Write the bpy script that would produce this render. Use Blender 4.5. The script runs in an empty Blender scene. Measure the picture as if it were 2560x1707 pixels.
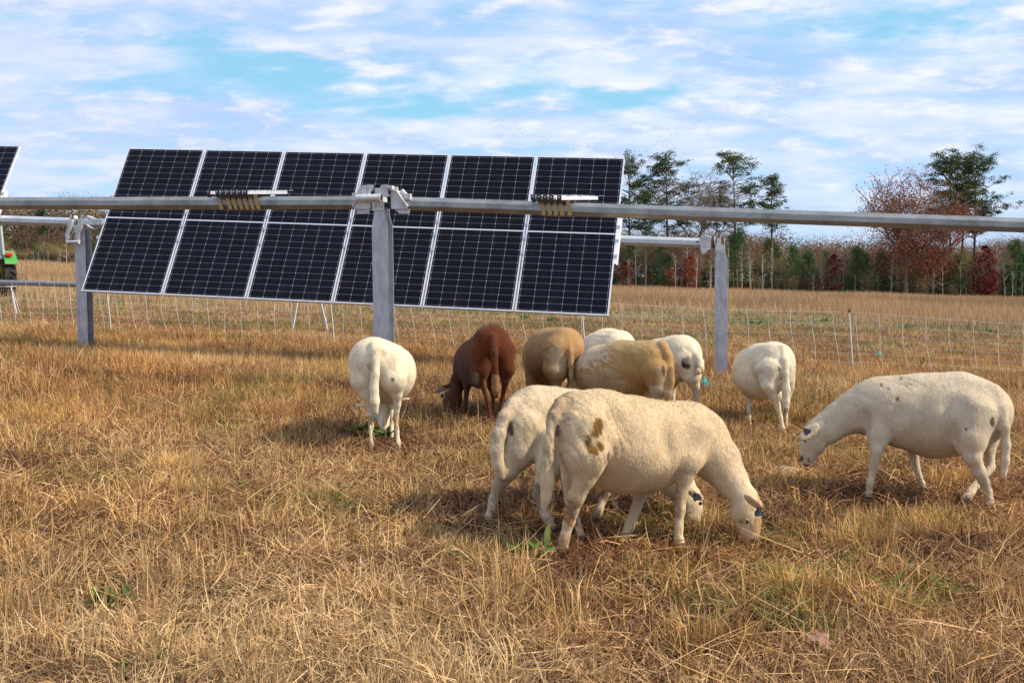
import bpy, math, random
import numpy as np
from mathutils import Vector, Matrix
random.seed(4); rng = np.random.default_rng(7)
R_ = math.radians
SC = bpy.context.scene
COL = SC.collection

# ------------------------------------------------------------------ camera
CZ = 1.12                                   # camera height over the near ground
F = 2800.0                                  # focal length in photo pixels (2560 wide)
PITCH = -math.atan((853.5 - 690) / F)
ROLL = R_(0.5)
fw = Vector((0, math.cos(PITCH), math.sin(PITCH)))
u0 = Vector((0, -math.sin(PITCH), math.cos(PITCH)))
r0 = Vector((1, 0, 0))
rt = r0 * math.cos(ROLL) - u0 * math.sin(ROLL)
up = u0 * math.cos(ROLL) + r0 * math.sin(ROLL)
cam_d = bpy.data.cameras.new('camera')
cam = bpy.data.objects.new('camera', cam_d)
COL.objects.link(cam)
cam_d.sensor_width = 36.0
cam_d.lens = 36.0 * F / 2560
cam_d.clip_start = 0.05
cam_d.clip_end = 3000
cam.matrix_world = Matrix(((rt.x, up.x, -fw.x, 0), (rt.y, up.y, -fw.y, 0), (rt.z, up.z, -fw.z, CZ), (0, 0, 0, 1)))
SC.camera = cam
CAM = np.array([0, 0, CZ]); RT = np.array(rt); UP = np.array(up); FW = np.array(fw)

# ------------------------------------------------------------------ node helper
class N:
    def __init__(s, nt): s.nt = nt
    def node(s, t, **kw):
        n = s.nt.nodes.new(t)
        for k, v in kw.items(): setattr(n, k, v)
        return n
    def put(s, sock, v):
        if v is None: return
        if hasattr(v, 'is_output'): s.nt.links.new(v, sock)
        else:
            if isinstance(v, (tuple, list)) and sock.type == 'RGBA' and len(v) == 3: v = (*v, 1)
            sock.default_value = v
    def m(s, op, a, b=None, c=None, clamp=False):
        n = s.node('ShaderNodeMath', operation=op, use_clamp=clamp)
        s.put(n.inputs[0], a); s.put(n.inputs[1], b)
        if c is not None: s.put(n.inputs[2], c)
        return n.outputs[0]
    def vm(s, op, a, b=None):
        n = s.node('ShaderNodeVectorMath', operation=op)
        s.put(n.inputs[0], a); s.put(n.inputs[1], b)
        return n.outputs[0]
    def comb(s, x, y, z):
        n = s.node('ShaderNodeCombineXYZ')
        for i, v in enumerate((x, y, z)): s.put(n.inputs[i], v)
        return n.outputs[0]
    def sep(s, v):
        n = s.node('ShaderNodeSeparateXYZ'); s.put(n.inputs[0], v); return n.outputs
    def noise(s, vec, scale, detail=3, rough=0.5, dist=0.0):
        n = s.node('ShaderNodeTexNoise')
        s.put(n.inputs['Vector'], vec); n.inputs['Scale'].default_value = scale
        n.inputs['Detail'].default_value = detail; n.inputs['Roughness'].default_value = rough
        n.inputs['Distortion'].default_value = dist
        return n.outputs['Fac']
    def mix(s, f, a, b, mode='MIX'):
        n = s.node('ShaderNodeMix', data_type='RGBA', blend_type=mode)
        s.put(n.inputs['Factor'], f); s.put(n.inputs[6], a); s.put(n.inputs[7], b)
        return n.outputs[2]
    def ss(s, v, a, b, lo=0.0, hi=1.0):
        n = s.node('ShaderNodeMapRange', interpolation_type='SMOOTHSTEP')
        s.put(n.inputs['Value'], v); n.inputs['From Min'].default_value = a; n.inputs['From Max'].default_value = b
        n.inputs['To Min'].default_value = lo; n.inputs['To Max'].default_value = hi
        return n.outputs[0]
    def bump(s, h, strength, dist=0.01):
        n = s.node('ShaderNodeBump'); s.put(n.inputs['Height'], h)
        n.inputs['Strength'].default_value = strength; n.inputs['Distance'].default_value = dist
        return n.outputs[0]

# ------------------------------------------------------------------ sky and sun
SUN_EL, SUN_AZ = 41, 98                     # azimuth clockwise from the view direction
w = bpy.data.worlds.new('World'); SC.world = w; w.use_nodes = True
nt = w.node_tree; nt.nodes.clear(); n = N(nt)
sky = n.node('ShaderNodeTexSky', sky_type='NISHITA', sun_disc=False)
sky.sun_elevation = R_(SUN_EL); sky.sun_rotation = R_(SUN_AZ)
sky.air_density = 1.0; sky.dust_density = 0.6; sky.ozone_density = 1.0
tc = n.node('ShaderNodeTexCoord').outputs['Generated']
X, Y, Z = n.sep(tc)
yy = n.m('MAXIMUM', n.m('ABSOLUTE', Y), 0.12)
az = n.m('DIVIDE', X, yy); el = n.m('DIVIDE', Z, yy)
zz = n.m('ADD', n.m('MAXIMUM', Z, 0.0), 0.20)
pl = n.comb(n.m('DIVIDE', X, zz), n.m('DIVIDE', Y, zz), 3.7)            # a flat cloud deck overhead
wn = n.noise(pl, 2.2, 5, 0.62, 0.35)
wn2 = n.noise(n.vm('MULTIPLY', pl, (0.9, 1.3, 1)), 1.7, 6, 0.6, 0.3)
wn3 = n.noise(n.vm('MULTIPLY', pl, (0.95, 1.15, 1)), 7.6, 6, 0.6, 0.15)
wn4 = n.noise(n.vm('MULTIPLY', pl, (0.75, 1.4, 1)), 3.6, 5, 0.55, 0.4)
def px2az(px): return (px - 1280) / F
def py2el(py, px=1280): return (690 - 0.0087 * (px - 1280) - py) / F
gap = None
jx = n.m('MULTIPLY', n.m('SUBTRACT', wn3, 0.5), 0.10); jy = n.m('MULTIPLY', n.m('SUBTRACT', wn, 0.5), 0.06)
gaz = n.m('ADD', az, jx); gel = n.m('ADD', el, jy)
for (px, py, sx, sy, a) in ((610, 165, 200, 55, 1.0), (840, 225, 230, 48, .9), (1090, 285, 170, 34, .8), (1340, 215, 140, 34, .7),
                            (1590, 245, 170, 30, .6), (2230, 75, 200, 55, .75), (1550, 30, 120, 40, .5), (450, 110, 90, 22, .5),
                            (1950, 80, 120, 30, .55), (2400, 20, 200, 40, .4), (1180, 40, 80, 30, .3), (1900, 420, 180, 40, .35), (2150, 470, 150, 60, .35),
                            (330, 440, 200, 45, .3), (-700, 200, 300, 80, .8), (3400, 200, 300, 80, .8)):
    dx = n.m('DIVIDE', n.m('SUBTRACT', gaz, px2az(px)), sx / F); dy = n.m('DIVIDE', n.m('SUBTRACT', gel, py2el(py, px)), sy / F)
    g = n.m('MULTIPLY', n.m('EXPONENT', n.m('MULTIPLY', n.m('ADD', n.m('MULTIPLY', dx, dx), n.m('MULTIPLY', dy, dy)), -0.8)), a)
    gap = g if gap is None else n.m('ADD', gap, g)
fine = n.m('ADD', n.m('MULTIPLY', wn3, 0.6), n.m('ADD', n.m('MULTIPLY', wn4, .55), n.m('MULTIPLY', wn2, 0.5)))     # about 0.8
dens = n.m('SUBTRACT', n.m('ADD', 0.72, n.m('MULTIPLY', n.m('SUBTRACT', fine, 0.82), 2.9)), n.m('MULTIPLY', gap, 0.95))
cl = n.ss(dens, -0.30, 0.80)
shade = n.ss(n.m('ADD', n.m('MULTIPLY', wn, .5), n.m('MULTIPLY', wn4, .5)), 0.38, 0.60)
K = 7.7
ccol = n.mix(shade, (.44 * K, .60 * K, .92 * K), (.70 * K, .79 * K, .96 * K))
bright = n.ss(wn3, 0.48, 0.72, 0, 0.75)
ccol = n.mix(bright, ccol, (.92 * K, .91 * K, .97 * K))
lav = n.ss(az, -0.02, -0.42, 0.0, 0.3)
ccol = n.mix(lav, ccol, (.56 * K, .62 * K, .93 * K))
hz = n.ss(el, 0.0, 0.15, 0.65, 0.0)                                    # thin veil low over the horizon
ccol = n.mix(hz, ccol, (.55 * K, .71 * K, .95 * K))
skyc = n.mix(1.0, sky.outputs[0], (1.0, 1.12, 1.08), 'MULTIPLY')
blue = n.mix(0.6, skyc, (.24 * K, .62 * K, .90 * K))
blue = n.mix(hz, blue, (.50 * K, .69 * K, .95 * K))
final = n.mix(cl, blue, ccol)
bg = n.node('ShaderNodeBackground'); n.put(bg.inputs[0], final); bg.inputs[1].default_value = 0.13
out = n.node('ShaderNodeOutputWorld'); nt.links.new(bg.outputs[0], out.inputs[0])

sl = bpy.data.lights.new('sun', 'SUN'); sl.energy = 4.8; sl.angle = R_(1.2); sl.color = (1.0, 0.89, 0.73)
so = bpy.data.objects.new('sun', sl); COL.objects.link(so)
sd = Vector((math.sin(R_(SUN_AZ)) * math.cos(R_(SUN_EL)), math.cos(R_(SUN_AZ)) * math.cos(R_(SUN_EL)), math.sin(R_(SUN_EL))))
so.rotation_euler = (-sd).to_track_quat('-Z', 'Y').to_euler(); so.location = sd * 30

SC.view_settings.view_transform = 'Standard'; SC.view_settings.look = 'None'
SC.view_settings.gamma = 1.0; SC.view_settings.exposure = 0.16
SC.render.engine = 'CYCLES'
SC.cycles.max_bounces = 5; SC.cycles.diffuse_bounces = 2; SC.cycles.glossy_bounces = 3; SC.cycles.transparent_max_bounces = 4
SC.cycles.use_adaptive_sampling = True

# ------------------------------------------------------------------ helpers
def P(px, py, d):
    """world point seen at photo pixel (px, py) at forward distance d"""
    return CAM + d * (RT * ((px - 1280) / F) - UP * ((py - 853.5) / F) + FW)
def proj(V):
    q = V - CAM; d = q @ FW
    return 1280 + F * (q @ RT) / d, 853.5 - F * (q @ UP) / d, d
def sst(a, b, x):
    t = np.clip((np.asarray(x, float) - a) / (b - a), 0, 1); return t * t * (3 - 2 * t)
def ground(x, y):
    x = np.asarray(x, float); y = np.asarray(y, float)
    z = -0.038 * x - 0.06 * sst(8, 15, y)
    z = z + 0.9 * sst(-25, -62, x) * sst(50, 120, y) * 1.0
    z = z + 0.014 * np.sin(x * 1.7 + 0.6 * y) * np.cos(y * 1.3 - .4 * x) + 0.03 * np.sin(x * .31 + 1) * np.sin(y * .23)
    return z
def gpt(px, py):
    """ground point seen at a pixel"""
    d = 5.0
    for _ in range(40):
        q = P(px, py, d); g = float(ground(q[0], q[1]))
        dz = (q[2] - g); s = (CAM[2] - q[2]) / d
        d = max(1.0, d + dz / max(s, 1e-3) * 0.7)
    return P(px, py, d)

def vnoise(x, y, s, seed=0):
    """smooth value noise in numpy"""
    x = np.asarray(x) / s + 91.7 * seed + 1000; y = np.asarray(y) / s + 37.3 * seed + 1000
    xi = np.floor(x).astype(np.int64); yi = np.floor(y).astype(np.int64); fx = x - xi; fy = y - yi
    fx = fx * fx * (3 - 2 * fx); fy = fy * fy * (3 - 2 * fy)
    def h(a, b):
        k = (a * 374761393 + b * 668265263 + seed * 1442695) & 0x7fffffff
        k = ((k ^ (k >> 13)) * 1274126177) & 0x7fffffff
        return (k & 0xffff) / 65535.0
    return (h(xi, yi) * (1 - fx) + h(xi + 1, yi) * fx) * (1 - fy) + (h(xi, yi + 1) * (1 - fx) + h(xi + 1, yi + 1) * fx) * fy

def np_mesh(name, V, faces, mat, cols=None, smooth=False, parent=None, origin=None):
    """faces: list of int arrays (n,k); all share V"""
    V = np.asarray(V, float)
    if origin is not None: V = V - np.asarray(origin)
    me = bpy.data.meshes.new(name)
    me.vertices.add(len(V)); me.vertices.foreach_set('co', V.astype(np.float32).ravel())
    loops = np.concatenate([f.ravel() for f in faces]).astype(np.int32)
    tot = np.concatenate([np.full(len(f), f.shape[1]) for f in faces]).astype(np.int32)
    st = np.concatenate([[0], np.cumsum(tot)[:-1]]).astype(np.int32)
    me.loops.add(len(loops)); me.loops.foreach_set('vertex_index', loops)
    me.polygons.add(len(tot)); me.polygons.foreach_set('loop_start', st); me.polygons.foreach_set('loop_total', tot)
    if smooth: me.polygons.foreach_set('use_smooth', np.ones(len(tot), bool))
    me.update(calc_edges=True)
    if cols is not None:
        a = me.color_attributes.new('Col', 'FLOAT_COLOR', 'POINT')
        c = np.ones((len(V), 4), np.float32); c[:, :3] = cols
        a.data.foreach_set('color', c.ravel())
    me.materials.append(mat)
    o = bpy.data.objects.new(name, me); COL.objects.link(o)
    if origin is not None and parent is None: o.location = origin
    if parent is not None: o.parent = parent
    return o

def tag(o, label=None, cat=None, group=None, kind=None):
    if label: o['label'] = label
    if cat: o['category'] = cat
    if group: o['group'] = group
    if kind: o['kind'] = kind
    return o
def empty(name, loc, rz=0.0, M=None):
    o = bpy.data.objects.new(name, None); COL.objects.link(o); o.empty_display_size = .1
    if M is not None: o.matrix_world = M
    else: o.location = loc; o.rotation_euler = (0, 0, rz)
    return o

class MB:
    """collects simple solids into one mesh (local coordinates)"""
    def __init__(s): s.v = []; s.f = []; s.sm = []
    def add(s, vs, fs, smooth=False):
        b = len(s.v); s.v += [tuple(map(float, q)) for q in vs]
        s.f += [tuple(i + b for i in f) for f in fs]; s.sm += [smooth] * len(fs)
    def box(s, c, sz, M=None):
        x, y, z = [k / 2 for k in sz]
        vs = [Vector((a * x, b * y, d * z)) for a in (-1, 1) for b in (-1, 1) for d in (-1, 1)]
        if M is not None: vs = [M @ q for q in vs]
        vs = [q + Vector(c) for q in vs]
        s.add(vs, [(0, 1, 3, 2), (4, 6, 7, 5), (0, 4, 5, 1), (2, 3, 7, 6), (0, 2, 6, 4), (1, 5, 7, 3)])
    def prism(s, poly, v0, v1, ax=('x', 'z')):
        """polygon in the (x,z) plane extruded along y from v0 to v1"""
        k = len(poly)
        vs = [(p[0], v0, p[1]) for p in poly] + [(p[0], v1, p[1]) for p in poly]
        s.add(vs, [tuple(range(k)), tuple(range(2 * k - 1, k - 1, -1))] + [(i, (i + 1) % k + 0, (i + 1) % k + k, i + k)[::-1] for i in range(k)])
    def tube(s, pts, rad, seg=8, cap=True, smooth=True, rot=0.0):
        pts = [Vector(p) for p in pts]; rad = rad if isinstance(rad, (list, tuple)) else [rad] * len(pts)
        vs = []; fs = []; pn = None
        for i, p in enumerate(pts):
            t = (pts[min(i + 1, len(pts) - 1)] - pts[max(i - 1, 0)]).normalized()
            a = pn if pn is not None else (Vector((0, 0, 1)) if abs(t.z) < .9 else Vector((1, 0, 0)))
            a = (a - t * a.dot(t)).normalized(); b = t.cross(a); pn = a
            for k in range(seg):
                an = 2 * math.pi * (k + rot) / seg
                vs.append(p + (a * math.cos(an) + b * math.sin(an)) * rad[i])
        for i in range(len(pts) - 1):
            for k in range(seg):
                fs.append((i * seg + k, i * seg + (k + 1) % seg, (i + 1) * seg + (k + 1) % seg, (i + 1) * seg + k))
        s.add(vs, fs, smooth)
        if cap: s.add(vs[:seg], [tuple(range(seg - 1, -1, -1))]); s.add(vs[-seg:], [tuple(range(seg))])
    def build(s, name, mat, parent=None, loc=None, M=None, bevel=0):
        me = bpy.data.meshes.new(name); me.from_pydata(s.v, [], s.f)
        me.polygons.foreach_set('use_smooth', s.sm); me.materials.append(mat); me.update()
        o = bpy.data.objects.new(name, me); COL.objects.link(o)
        if M is not None and parent is None: o.matrix_world = M
        elif M is not None: o.matrix_local = M
        if loc is not None: o.location = loc
        if parent is not None: o.parent = parent
        if bevel:
            b = o.modifiers.new('bevel', 'BEVEL'); b.width = bevel; b.segments = 2; b.limit_method = 'ANGLE'
        return o

def mat(name, base=(.5, .5, .5), rough=.6, metal=0.0, fn=None, spec=None):
    m = bpy.data.materials.new(name); m.use_nodes = True
    k = N(m.node_tree); b = m.node_tree.nodes['Principled BSDF']
    b.inputs['Base Color'].default_value = (*base, 1); b.inputs['Roughness'].default_value = rough; b.inputs['Metallic'].default_value = metal
    if spec is not None: b.inputs['Specular IOR Level'].default_value = spec
    if fn: fn(k, b)
    return m
def attr_col(k):
    a = k.node('ShaderNodeAttribute'); a.attribute_name = 'Col'; return a.outputs['Color']
def f_attr(k, b): k.put(b.inputs['Base Color'], attr_col(k))
def f_leafy(k, b):
    """base colour from the vertices; a little light passes through the blade or leaf"""
    c = attr_col(k); k.put(b.inputs['Base Color'], c)
    t = k.node('ShaderNodeBsdfTranslucent'); k.put(t.inputs[0], c)
    mx = k.node('ShaderNodeMixShader'); mx.inputs[0].default_value = .15
    k.nt.links.new(b.outputs[0], mx.inputs[1]); k.nt.links.new(t.outputs[0], mx.inputs[2])
    k.nt.links.new(mx.outputs[0], k.nt.nodes['Material Output'].inputs[0])
M_grass = mat('dry_grass', rough=.62, spec=.25, fn=f_leafy)
M_leaf = mat('leaves', rough=.7, spec=.15, fn=f_leafy)
def f_bark(k, b):
    c = attr_col(k); o = k.node('ShaderNodeTexCoord').outputs['Object']
    f = k.noise(k.vm('MULTIPLY', o, (3, 3, .7)), 2.5, 4, .65)
    k.put(b.inputs['Base Color'], k.mix(1.0, c, k.mix(k.ss(f, .3, .7), (.65, .62, .6), (1.25, 1.2, 1.15)), 'MULTIPLY'))
M_bark = mat('bark', rough=.9, fn=f_bark, spec=.1)
def galv(dark, lite, rough, streak):
    def fn(k, b):
        o = k.node('ShaderNodeTexCoord').outputs['Object']
        a = k.noise(k.vm('MULTIPLY', o, streak), 14, 5, .62)
        c = k.noise(o, 5.0, 4, .6); sp = k.noise(o, 90, 2, .5)
        f = k.m('ADD', k.m('MULTIPLY', a, .55), k.m('ADD', k.m('MULTIPLY', c, .35), k.m('MULTIPLY', sp, .1)))
        k.put(b.inputs['Base Color'], k.mix(k.ss(f, .38, .62), dark, lite))
        k.put(b.inputs['Roughness'], k.ss(f, .35, .7, rough + .1, rough - .06))
        k.put(b.inputs['Normal'], k.bump(a, .12, .002))
    return fn
M_tube = mat('galvanised_tube', metal=.65, rough=.40, fn=galv((.20, .20, .185), (.43, .425, .40), .36, (.2, 34, 34)))
M_tube2 = mat('galvanised_tube_sky_reflection', metal=.5, rough=.38, fn=galv((.50, .51, .52), (.72, .73, .74), .36, (.2, 34, 34)))  # lighter copy for the far row, sky reflection put into the base colour
M_post = mat('galvanised_post', metal=.55, rough=.5, fn=galv((.40, .405, .42), (.57, .575, .59), .48, (1.2, 1.2, .35)))
M_plate = mat('galvanised_plate', metal=.25, rough=.5, fn=galv((.50, .50, .485), (.70, .70, .68), .5, (1, 1, 1)))
M_rail = mat('rail_zinc', metal=.2, rough=.45, fn=galv((.66, .68, .68), (.84, .85, .85), .45, (1, 1, 1)))
M_bolt = mat('bolt_steel', (.6, .61, .62), .3, .9)
M_alu = mat('anodised_frame', metal=.35, rough=.38, fn=galv((.68, .69, .71), (.82, .83, .85), .38, (1, 1, 1)))
M_black = mat('black_plastic', (.012, .012, .012), .5)
M_dark = mat('dark_steel', (.045, .03, .02), .45, .4)
M_white = mat('white_plastic', (.80, .80, .80), .45)

# ------------------------------------------------------------------ ground
def f_ground(k, b):
    o = k.node('ShaderNodeTexCoord').outputs['Object']
    _, yy_, _ = k.sep(o)
    a = k.noise(o, 9, 6, .7); c = k.noise(o, .35, 4, .6); e = k.noise(o, 45, 4, .7)
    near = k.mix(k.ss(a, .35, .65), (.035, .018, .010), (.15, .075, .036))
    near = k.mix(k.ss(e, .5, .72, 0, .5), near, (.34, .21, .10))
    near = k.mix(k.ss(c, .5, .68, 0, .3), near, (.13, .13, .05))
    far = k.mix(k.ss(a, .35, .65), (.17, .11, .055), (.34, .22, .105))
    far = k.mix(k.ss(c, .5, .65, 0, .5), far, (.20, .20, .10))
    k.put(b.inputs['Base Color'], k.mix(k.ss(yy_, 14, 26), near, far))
    k.put(b.inputs['Normal'], k.bump(k.m('ADD', a, e), .9, .03))
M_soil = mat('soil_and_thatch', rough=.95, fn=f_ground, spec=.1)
def grid_ground():
    xs = np.concatenate([-np.geomspace(900, 12, 40), np.linspace(-11.8, 11.8, 150), np.geomspace(12, 900, 40)])
    ys = np.concatenate([np.linspace(-40, 1.5, 20), np.linspace(1.6, 22, 160), np.geomspace(22.2, 1500, 90)])
    Xg, Yg = np.meshgrid(xs, ys, indexing='ij')
    Zg = ground(np.clip(Xg, -160, 160), np.minimum(Yg, 300)) + 0.0
    V = np.stack([Xg, Yg, Zg], -1).reshape(-1, 3)
    nx, ny = len(xs), len(ys); I = np.arange(nx * ny).reshape(nx, ny)
    f = np.stack([I[:-1, :-1], I[1:, :-1], I[1:, 1:], I[:-1, 1:]], -1).reshape(-1, 4)
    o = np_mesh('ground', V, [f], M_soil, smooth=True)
    tag(o, 'brown soil and thatch of the dry pasture', 'ground', kind='structure')
grid_ground()

# ------------------------------------------------------------------ solar rows (row direction and table plane, in camera axes)
A_ = np.array([0.98044218, 0.05126737, -0.19001259]); B_ = np.array([-0.12919806, 0.89597115, -0.42490418]); T_ = np.array([-5.33165208, -2.69087034, 15.58311673])
def c2w(v): return RT * v[0] - UP * v[1] + FW * v[2]
ROW = c2w(A_); SLP = c2w(B_); TL = CAM + c2w(T_)
ROW /= np.linalg.norm(ROW); SLP -= ROW * (SLP @ ROW); SLP /= np.linalg.norm(SLP)
NRM = np.cross(SLP, ROW)
if NRM @ FW > 0: NRM = -NRM                 # towards the camera
RH = np.array([ROW[0], ROW[1], 0]); RH /= np.linalg.norm(RH)             # level row direction
NH = np.array([RH[1], -RH[0], 0])                                       # level, towards the camera
if NH[1] > 0: NH = -NH
def on_row(px, py, q):
    """point of the vertical plane through q along the row seen at a pixel"""
    ray = RT * ((px - 1280) / F) - UP * ((py - 853.5) / F) + FW
    t = ((q - CAM) @ NH) / (ray @ NH); return CAM + ray * t

MW, MH, GAP = 1.134, 2.266, 0.02
def f_cells(k, b):
    o = k.node('ShaderNodeTexCoord').outputs['Object']
    x, y, z = k.sep(o)                       # x 0..MW, y 0..-MH
    W0, H0 = MW - .07, MH - .07
    u = k.m('DIVIDE', k.m('SUBTRACT', x, .035), W0 / 6)
    v = k.m('MULTIPLY', k.m('ADD', y, .035), -1.0)
    half = k.m('GREATER_THAN', v, H0 / 2)
    vv = k.m('SUBTRACT', v, k.m('MULTIPLY', half, H0 / 2))
    cv = k.m('DIVIDE', vv, (H0 / 2) / 12)
    fu = k.m('FRACT', u); fv = k.m('FRACT', cv)
    du = k.m('MULTIPLY', k.m('MINIMUM', fu, k.m('SUBTRACT', 1, fu)), W0 / 6)
    dv = k.m('MULTIPLY', k.m('MINIMUM', fv, k.m('SUBTRACT', 1, fv)), H0 / 24)
    line = k.m('MAXIMUM', k.m('MULTIPLY', k.m('LESS_THAN', du, .0009), .6), k.m('MULTIPLY', k.m('LESS_THAN', dv, .0009), .5))
    # small white diamonds where cell corners are cut
    every = k.m('ADD', du, dv); dia = k.m('LESS_THAN', every, .0060)
    line = k.m('MAXIMUM', line, dia)
    mid = k.m('LESS_THAN', k.m('ABSOLUTE', k.m('SUBTRACT', v, H0 / 2)), .009)
    line = k.m('MAXIMUM', line, mid)
    bb = k.m('FRACT', k.m('MULTIPLY', u, 10.0))
    bus = k.m('MULTIPLY', k.m('LESS_THAN', k.m('ABSOLUTE', k.m('SUBTRACT', bb, .5)), .06), .30)
    oi = k.node('ShaderNodeObjectInfo').outputs['Random']
    cell = k.mix(oi, (.0035, .0032, .005), (.004, .0045, .012))
    cn = k.noise(k.comb(k.m('FLOOR', u), k.m('FLOOR', cv), half), 3.7, 1, .5)
    cell = k.mix(k.ss(cn, .35, .65), cell, k.mix(1.0, cell, (1.35, 1.35, 1.6), 'MULTIPLY'))
    c = k.mix(bus, cell, (.06, .065, .08)); c = k.mix(line, c, (.60, .62, .66))
    dn = k.noise(k.vm('MULTIPLY', o, (2.5, 1, 1)), 3, 4, .65)
    c = k.mix(k.ss(dn, .5, .8, 0, .015), c, (.5, .45, .38))
    k.put(b.inputs['Base Color'], c)
    k.put(b.inputs['Roughness'], k.ss(dn, .3, .7, .10, .22))
M_cells = mat('solar_cells', rough=.13, fn=f_cells, spec=.08)
M_back = mat('module_backsheet', (.7, .7, .7), .6)

tabM = Matrix((( *(ROW),), ( *(-SLP),), ( *(NRM),))).transposed().to_4x4()       # local x along row, y up the slope, z out of the face
def table(count, start, name_label):
    org = TL + ROW * start
    M = tabM.copy(); M.translation = Vector(org)
    root = empty('solar_array', None, M=M)
    tag(root, name_label, 'solar array')
    for i in range(count):
        x0 = i * (MW + GAP)
        fr = MB(); t = .016; h = .035
        fr.box((MW / 2, -t / 2, 0), (MW, t, h)); fr.box((MW / 2, -MH + t / 2, 0), (MW, t, h))
        fr.box((t / 2, -MH / 2, 0), (t, MH - 2 * t, h)); fr.box((MW - t / 2, -MH / 2, 0), (t, MH - 2 * t, h))
        o = fr.build('solar_module', M_alu, root, loc=(x0, 0, -h / 2))
        gl = MB(); gl.box((MW / 2, -MH / 2, 0), (MW - 2 * t - .001, MH - 2 * t - .001, .007))
        gl.build('cell_glass', M_cells, o, loc=(0, 0, .0105))
    for i in range(count + 1):
        xg = i * (MW + GAP) - GAP / 2
        rail = MB(); rail.box((0, 0, 0), (.034, .80, .028)); rail.box((-.026, 0, -.016), (.018, .80, .004)); rail.box((.026, 0, -.016), (.018, .80, .004))
        ro = rail.build('mounting_rail', M_rail, root, loc=(xg, -MH / 2, -.035 - .017))
        for yy2 in (.32, .10, -.10, -.32):
            c = MB(); c.box((0, 0, 0), (.046, .05, .008)); c.tube([(0, 0, .002), (0, 0, .018)], .010, 6)
            c.build('module_clamp', M_bolt, ro, loc=(0, yy2, .056 - .002))
    return root, M
arrA, MA = table(6, 0.0, 'tilted solar array of six dark modules behind the near tube')

# tube of the far row
mid0 = TL + SLP * (MH / 2) - NRM * .13
t2a = on_row(95, 553, mid0); t2b = on_row(1640, 604, mid0)
T2 = (t2b - t2a) / np.linalg.norm(t2b - t2a)
def at2(px, zoff=0.0):                       # point of the far tube's axis above pixel column px
    lo, hi = -12.0, 16.0
    for _ in range(50):
        m_ = (lo + hi) / 2; q = t2a + T2 * m_
        if proj(q)[0] < px: lo = m_
        else: hi = m_
    return t2a + T2 * lo + np.array([0, 0, zoff])
def tube_profile(r):                          # rounded octagon
    pts = []
    for k in range(8):
        a = math.pi / 4 * k + math.pi / 8
        for da in (-.05, .05): pts.append((r * math.cos(a + da) / math.cos(.13 * 0), r * math.sin(a + da)))
    return pts
def long_tube(name, a, b, r, m_, parent=None, label=None, cat=None):
    a = np.array(a); b = np.array(b); d = b - a; L = np.linalg.norm(d); x = d / L
    z = np.array([0, 0, 1.0]); z -= x * (z @ x); z /= np.linalg.norm(z); y = np.cross(z, x)
    M = Matrix((tuple(x), tuple(y), tuple(z))).transposed().to_4x4(); M.translation = Vector(a)
    pr = tube_profile(r); k = len(pr); mb = MB()
    vs = [(0, p[0], p[1]) for p in pr] + [(L, p[0], p[1]) for p in pr]
    mb.add(vs, [(i, i + k, (i + 1) % k + k, (i + 1) % k) for i in range(k)])
    mb.add(vs, [tuple(range(k)), tuple(range(2 * k - 1, k - 1, -1))])
    o = mb.build(name, m_, None, M=M)
    if parent is not None:
        o.parent = parent; o.matrix_parent_inverse = parent.matrix_world.inverted()
    if label: tag(o, label, cat)
    return o
post2R_c = at2(1803); post2L_c = at2(206)
gapw = 1.62
# left neighbour table: two modules, its right edge stands at pixel x = 50
lo, hi = -6.0, 0.0
for _ in range(50):
    m_ = (lo + hi) / 2
    if proj(TL + ROW * m_)[0] < 50: lo = m_
    else: hi = m_
arrB, MB_ = table(2, lo - 2 * MW - GAP, 'end of a second tilted solar array at the left edge')
bpy.context.view_layer.update()
long_tube('torque_tube', at2(212), at2(1752), .064, M_tube2, arrA)
long_tube('torque_tube', at2(212) - ROW * 6.0, at2(172), .064, M_tube2, arrB)

# ------------------------------------------------------------------ tracker posts
def hpost(center, depth_top, label, group, w_=.152, dp=.152):
    """H-section post: centre of the front flange top, flanges across the row"""
    base = float(ground(center[0], center[1])) - .35
    H = depth_top - base
    x = RH; y = -NH; z = np.array([0, 0, 1.])
    M = Matrix((tuple(x), tuple(y), tuple(z))).transposed().to_4x4(); M.translation = Vector((center[0], center[1], base))
    root = empty('tracker_post', None, M=M); tag(root, label, 'post', group)
    mb = MB(); t = .009; a = w_ / 2
    for yy2, top in ((-dp / 2, 0), (dp / 2, .0)):
        poly = [(-a, 0), (a, 0), (a, H - .16), (a - .028, H - .06), (a - .028, H), (-a + .022, H), (-a + .022, H - .06), (-a, H - .16)]
        mb.prism(poly, yy2 - t / 2, yy2 + t / 2)
    mb.box((0, 0, H / 2 - .02), (.006, dp - t, H - .04))
    mb.build('steel_beam', M_post, root, bevel=.0012)
    return root, M, H
def polyplate(mb, pts, v0, v1): mb.prism(pts, v0, v1)

# near row: plane through the near post
c1 = P(955, 507, 10.35)
t1L = on_row(0, 509, c1); t1R = on_row(2560, 563.5, c1)
dL = (c1 - t1L) / np.linalg.norm(c1 - t1L); dR = (t1R - c1) / np.linalg.norm(t1R - c1)
long_tube('torque_tube', t1L - dL * 3.0, c1 - dL * .14, .0635, M_tube, label='long grey steel torque tube left of the near post', cat='steel tube')
long_tube('torque_tube', c1 + dR * .13, t1R + dR * 3.0, .0635, M_tube, label='long grey steel torque tube running out of frame right of the near post', cat='steel tube')
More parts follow.
